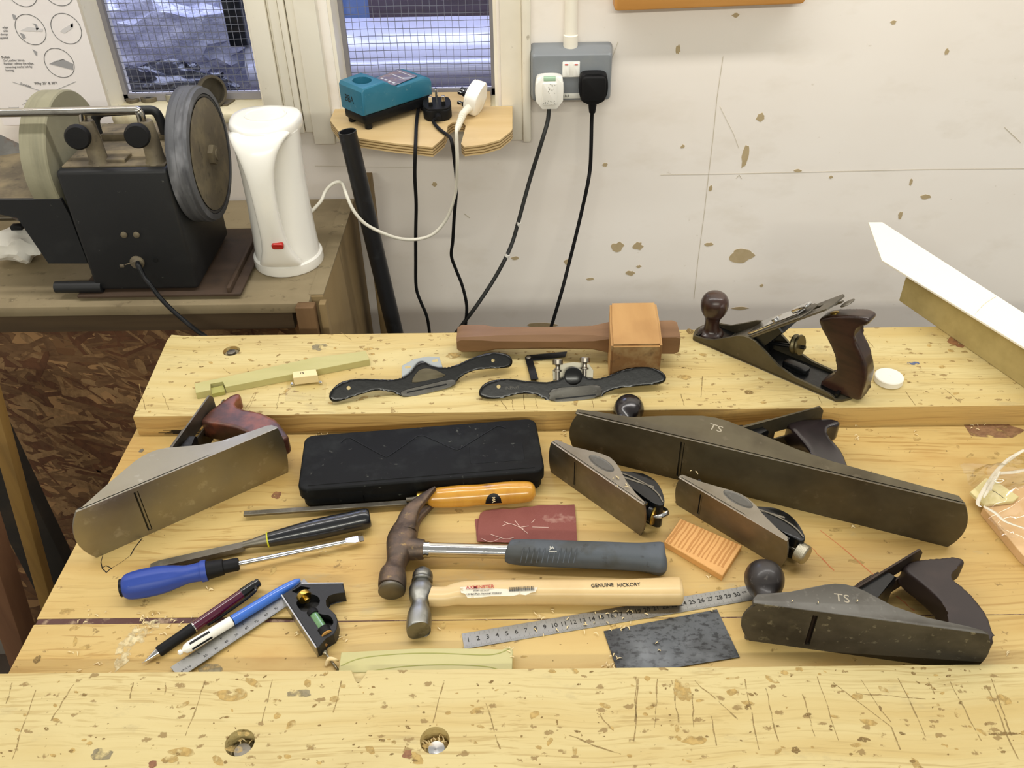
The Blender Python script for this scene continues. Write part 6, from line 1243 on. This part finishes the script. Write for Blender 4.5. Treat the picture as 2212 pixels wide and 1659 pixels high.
# octagonal cover of the white plug with scuffs and green bar
inv = pa.matrix_basis.inverted()
g = G(); g.prism([(-.012, .026), (.012, .026), (.0235, .015), (.0235, -.014), (.013, -.028), (-.013, -.028), (-.0235, -.014), (-.0235, .015)], -.026, -.019, I4, .0015, 2); obj('octagonal_cover', g, m_white, pa, local=True)
g = G(); g.prism(rrect(-.0125, -.020, .0125, .018, .003), -.0285, -.0255, I4, .001, 2); obj('raised_panel', g, m_white, pa, local=True)
g = G(); g.box((0, .0235, -.0225), (.021, .0065, .008), bev=.001); obj('green_bar', g, mat('pale_green_plastic', 'A9C9AE', .4), pa, local=True)
g = G(); r_ = random.Random(3)
for k in range(46):
    x, y = (r_.gauss(-.000, .003)+(.004), r_.uniform(.0, .016)) if k < 20 else (r_.uniform(-.011, .011), r_.gauss(-.0155, .0022)); s_ = .0003+.0009*r_.random(); g.box((-x, y, -.0286), (s_, s_*(.6+r_.random()), .0003), RZ(0))
obj('scuffs', g, mat('scuff_grey', '77766E', .7), pa, local=True, kind='stuff')
g = G(); g.prism(rrect(-.0205, -.021, .0205, .023, .007), -.026, -.018, I4, .003, 3); obj('domed_cover', g, m_blackrub, pb, local=True)
g = G(); g.tube([(0, -.022, -.012), (0, -.036, -.012), (0, -.044, -.012)], [.008, .0066, .0052], 14, 2); obj('cable_sleeve', g, m_blackrub, pb, local=True)
def YR(pts): return [PY(x, y, Y) for x, y, Y in pts]
m_cabg = mat('dark_grey_cable', '2C2D2C', .5)
q = ca+V((0, -.014, -.030)); 
g = G(); g.tube([V((ca.x, FY_-.014, ca.z-.026))]+YR([(1186, 232, 1.515), (1183, 262, 1.51), (1172, 300, 1.50), (1158, 345, 1.50), (1147, 380, 1.50), (1133, 430, 1.49), (1120, 478, 1.48), (1108, 520, 1.47), (1093, 556, 1.45), (1072, 595, 1.44), (1050, 630, 1.43), (1024, 668, 1.42), (996, 705, 1.42), (950, 770, 1.42), (890, 900, 1.42)])+[V((-.17, 1.40, ZFL+.15)), V((-.15, 1.38, ZFL+.006)), V((-.02, 1.33, ZFL+.005))], .0037, 10, 5); cb1 = obj('cable', g, m_cabg, pa)
for x, y, dx, dy, Y in ((1119, 485, 5, -10, 1.479), (1094, 555, 6, -10, 1.451)):
    a_ = PY(x-dx/2, y-dy/2, Y); b_ = PY(x+dx/2, y+dy/2, Y); g = G(); g.tube([a_, b_], .0043, 10); obj('tape_patch', g, m_white, cb1)
g = G(); g.tube([pb.matrix_basis @ V((0, -.042, -.012))]+YR([(1278, 262, 1.515), (1277, 310, 1.51), (1275, 360, 1.51), (1269, 400, 1.50), (1258, 450, 1.50), (1245, 505, 1.49), (1230, 565, 1.48), (1216, 620, 1.46), (1203, 665, 1.45), (1190, 708, 1.44), (1170, 770, 1.43), (1130, 900, 1.42)])+[V((.03, 1.41, ZFL+.15)), V((.05, 1.40, ZFL+.006)), V((.20, 1.38, ZFL+.005))], .0034, 10, 5); obj('cable', g, m_blackrub, pb)
g = G(); cx = PY(1233, 60, WY-.010).x; g.tube([(cx, WY-.0112, PY(1235, 106, WY-.012).z-.004), (cx, WY-.0112, 1.2)], .0110, 20, 1); g.lathe([(.0125, 0), (.0125, .030), (.0112, .031)], T(cx, WY-.0125, PY(1235, 109, WY-.012).z-.004), 22)
tag(obj('conduit', g, m_trim), 'white painted conduit running up the wall from the grey socket', 'conduit')
# wood plate high on the wall
A = PY(1327, 24, WY-.034); B = PY(1738, 8, WY-.034); d = (B-A); F = frame((A.x, WY-.0342, A.z), (d.x, 0, d.z), (0, 0, 1))
g = G(); g.prism(rrect(0, 0, d.length, .12, .006), -.0, .033, F @ Matrix.Diagonal((1, 1, -1, 1)), .002, 2)
tag(obj('wall_batten', g, wood('orange_pine_batten', 'C98F4A', 'A8702F', 'D6A05C', (3, 40, 40), .5, .45)), 'orange brown wooden board fixed high on the wall, cut by the top edge', 'board')
# black pipe against the wall
a, b = PY(750, 284, 1.385), PY(853, 715, 1.385); d = (b-a).normalized(); g = G(); L_ = 1.25
Fp = aim(a, d); ro, ri = .0150, .0125; g.lathe([(ri, .05), (ri, 0), (ro, 0), (ro, L_-.3), (ri, L_-.3)], Fp, 32)
tag(obj('black_pipe', g, mat('dusty_black_pipe', '1A1B1E', .35, layers=((20, .55, .7, '3C3E42', .5),))), 'black plastic pipe leaning upright by the cabinet corner', 'pipe')

# ================================================================== POSTER
Yp = WY-.0175
k = lambda x, y: PY(x, y, Yp)
br = k(239, 232); pz0 = .176; px1 = -.7325; px0 = -.932
m_paper = mat('poster_paper', 'ECE6E4', .5, layers=((5, .5, .7, 'E2DADA', .4),))
g = G(); g.box(((px0+px1)/2, Yp, (pz0+.60)/2), (px1-px0, .0006, .60-pz0)); ps = tag(obj('poster', g, m_paper), 'white sharpening guide poster with round line drawings on the wall', 'poster')
Yq = Yp-.0006; m_pr = mat('grey_print', '5A5A5C', .6); m_prb = mat('dark_print', '2A2A2C', .6); m_prg = mat('mid_grey_print', '9B9A9C', .6)
for i, (px, py) in enumerate(((66, 64), (143, 62), (128, 136), (46, -20), (124, -22))):
    c = PY(px, py, Yq); g = G(); R_ = .0245; n = 48
    rg = [[(c.x+(R_+dr)*math.cos(6.28318*j/n), Yq+dy, c.z+(R_+dr)*math.sin(6.28318*j/n)) for j in range(n)] for dr, dy in ((0, 0), (.0009, 0), (.0009, -.0002), (0, -.0002), (0, 0))]
    g.loft(rg, cap=False); obj('drawn_circle', g, m_pr, ps)
def flat(name, px, m, par=None):
    P = [PY(x, y, Yq) for x, y in px]; g = G(); g.prism([(p.x, p.z) for p in P], -Yq, -Yq+.0002, Fs); return obj(name, g, m, par or ps)
flat('drawn_wedge', ((106, 138), (136, 128), (158, 138), (158, 151)), m_prg); flat('drawn_wedge', ((106, 138), (120, 131), (136, 127), (142, 131), (136, 129)), mat('light_grey_print', 'B8B6B6', .6))
flat('drawn_blade', ((44, 66), (60, 58), (92, 62), (92, 68), (58, 67)), mat('pale_grey_print', 'D2CFCF', .6)); flat('drawn_clamp', ((70, 50), (78, 52), (84, 62), (79, 66), (76, 56)), m_prg); flat('drawn_finger', ((42, 70), (52, 74), (56, 82), (50, 84)), m_prg); flat('drawn_finger', ((26, 30), (34, 33), (34, 42), (29, 42)), m_prg); flat('drawn_finger', ((70, 106), (80, 112), (80, 121), (76, 118)), m_prg)
flat('drawn_blade', ((130, 68), (136, 62), (150, 54), (158, 51), (157, 60), (140, 72)), mat('pale_print2', 'CFCCCC', .6)); flat('drawn_clamp', ((152, 52), (157, 49), (158, 58), (153, 60)), m_prg)
def pt(s, px, py, size, m, ax='LEFT', rot=0, sx=1.): c = PY(px, py, Yq-.0002); return text(s, size, frame(c, (math.cos(rad(rot)), 0, math.sin(rad(rot))), (-math.sin(rad(rot)), 0, math.cos(rad(rot)))), m, ps, 'lettering', ax=ax, sx=sx)
pt('Polish', 3, 124, .0062, m_prb); 
for i, s_ in enumerate(('On Leather Strop.', 'Further refines the edge,', 'removing marks left by', 'honing.')): pt(s_, 6+2*i, 131+7*i, .0052, m_pr)
pt('Why 25° & 30°?', 99, 180, .0062, m_prb, 'CENTER'); pt('Durability', 56, 184, .0046, m_pr, 'CENTER', -22); pt('Ease of Use', 67, 213, .0046, m_pr, 'CENTER', 24); pt('Increased', 30, 233, .0046, m_pr, 'CENTER'); pt('Angle', 60, 233, .0046, m_pr, 'CENTER')
for i, s_ in enumerate(('edge', 'side', 'always', 'required')): pt(s_, 17, 59+7.5*i, .0050, m_pr, 'RIGHT')
def pline(px):
    P = [PY(x, y, Yq) for x, y in px]; d = (P[1]-P[0]).normalized(); n = V((-d.z, 0, d.x))*.0004; g = G(); g.put([P[0]-n, P[1]-n, P[1]+n, P[0]+n]+[q+V((0, -.0002, 0)) for q in (P[0]-n, P[1]-n, P[1]+n, P[0]+n)], [(4, 5, 6, 7), (0, 1, 5, 4), (2, 3, 7, 6)]); obj('drawn_line', g, m_prg, ps)
pline(((27, 177), (130, 210))); pline(((48, 226), (164, 176)))
# ================================================================== BITS ON THE LEFT SILL
ZS = SZ+.0012
def ringthing(name, lab_, c_, px, py, r, ri, h, m, m2=None):
    p = PZ(px, py, ZS+h); t = thing(name, lab_, c_, (p.x, p.y, ZS)); g = G(); g.lathe([(ri, 0), (r-.0005, 0), (r, .0006), (r, h-.0006), (r-.0006, h), (ri, h), (ri, 0)], T(p.x, p.y, ZS), 28); obj('outer_ring', g, m, t)
    if m2: g = G(); g.lathe([(.0028, .0005), (ri+.0002, .0005), (ri+.0002, h-.0006), (ri*.62, h-.0008), (ri*.60, h-.0002), (.0032, h-.0002), (.003, .0005)], T(p.x, p.y, ZS), 28); obj('inner_race', g, m2, t)
ringthing('steel_ring', 'dull grey washer ring on the left window sill, leftmost', 'ring', 286, 212, .0125, .0045, .006, m_dusty)
ringthing('bearing', 'ball bearing with black centre seal on the left window sill', 'bearing', 322, 208, .0160, .0105, .0075, m_dusty, m_black)
ringthing('small_cup', 'small pale metal cup on the left window sill', 'cup', 366, 203, .0085, .0065, .013, mat('pale_metal_cup', '9A968A', .5, .5))
p = PZ(483, 215, ZS+.004); g = G(); g.prism([(p.x-.035, p.y-.012), (p.x+.012, p.y-.026), (p.x+.020, p.y+.004), (p.x-.02, p.y+.016)], ZS, ZS+.003, I4, .0005, 1)
tag(obj('flat_plate', g, m_dusty), 'flat brown metal plate on the sill behind the honing wheel', 'plate')
p = PY(462, 205, 1.60); g = G(); F = aim((p.x-.002, p.y, ZS+.0285), (.75, -.6, .2)); g.lathe([(.0235, -.004), (.028, -.004), (.0285, 0), (.028, .004), (.0235, .004), (.0235, -.004)], F, 36)
tag(obj('grey_hoop', g, m_steel_d), 'grey metal hoop propped on the sill behind the honing wheel', 'ring')
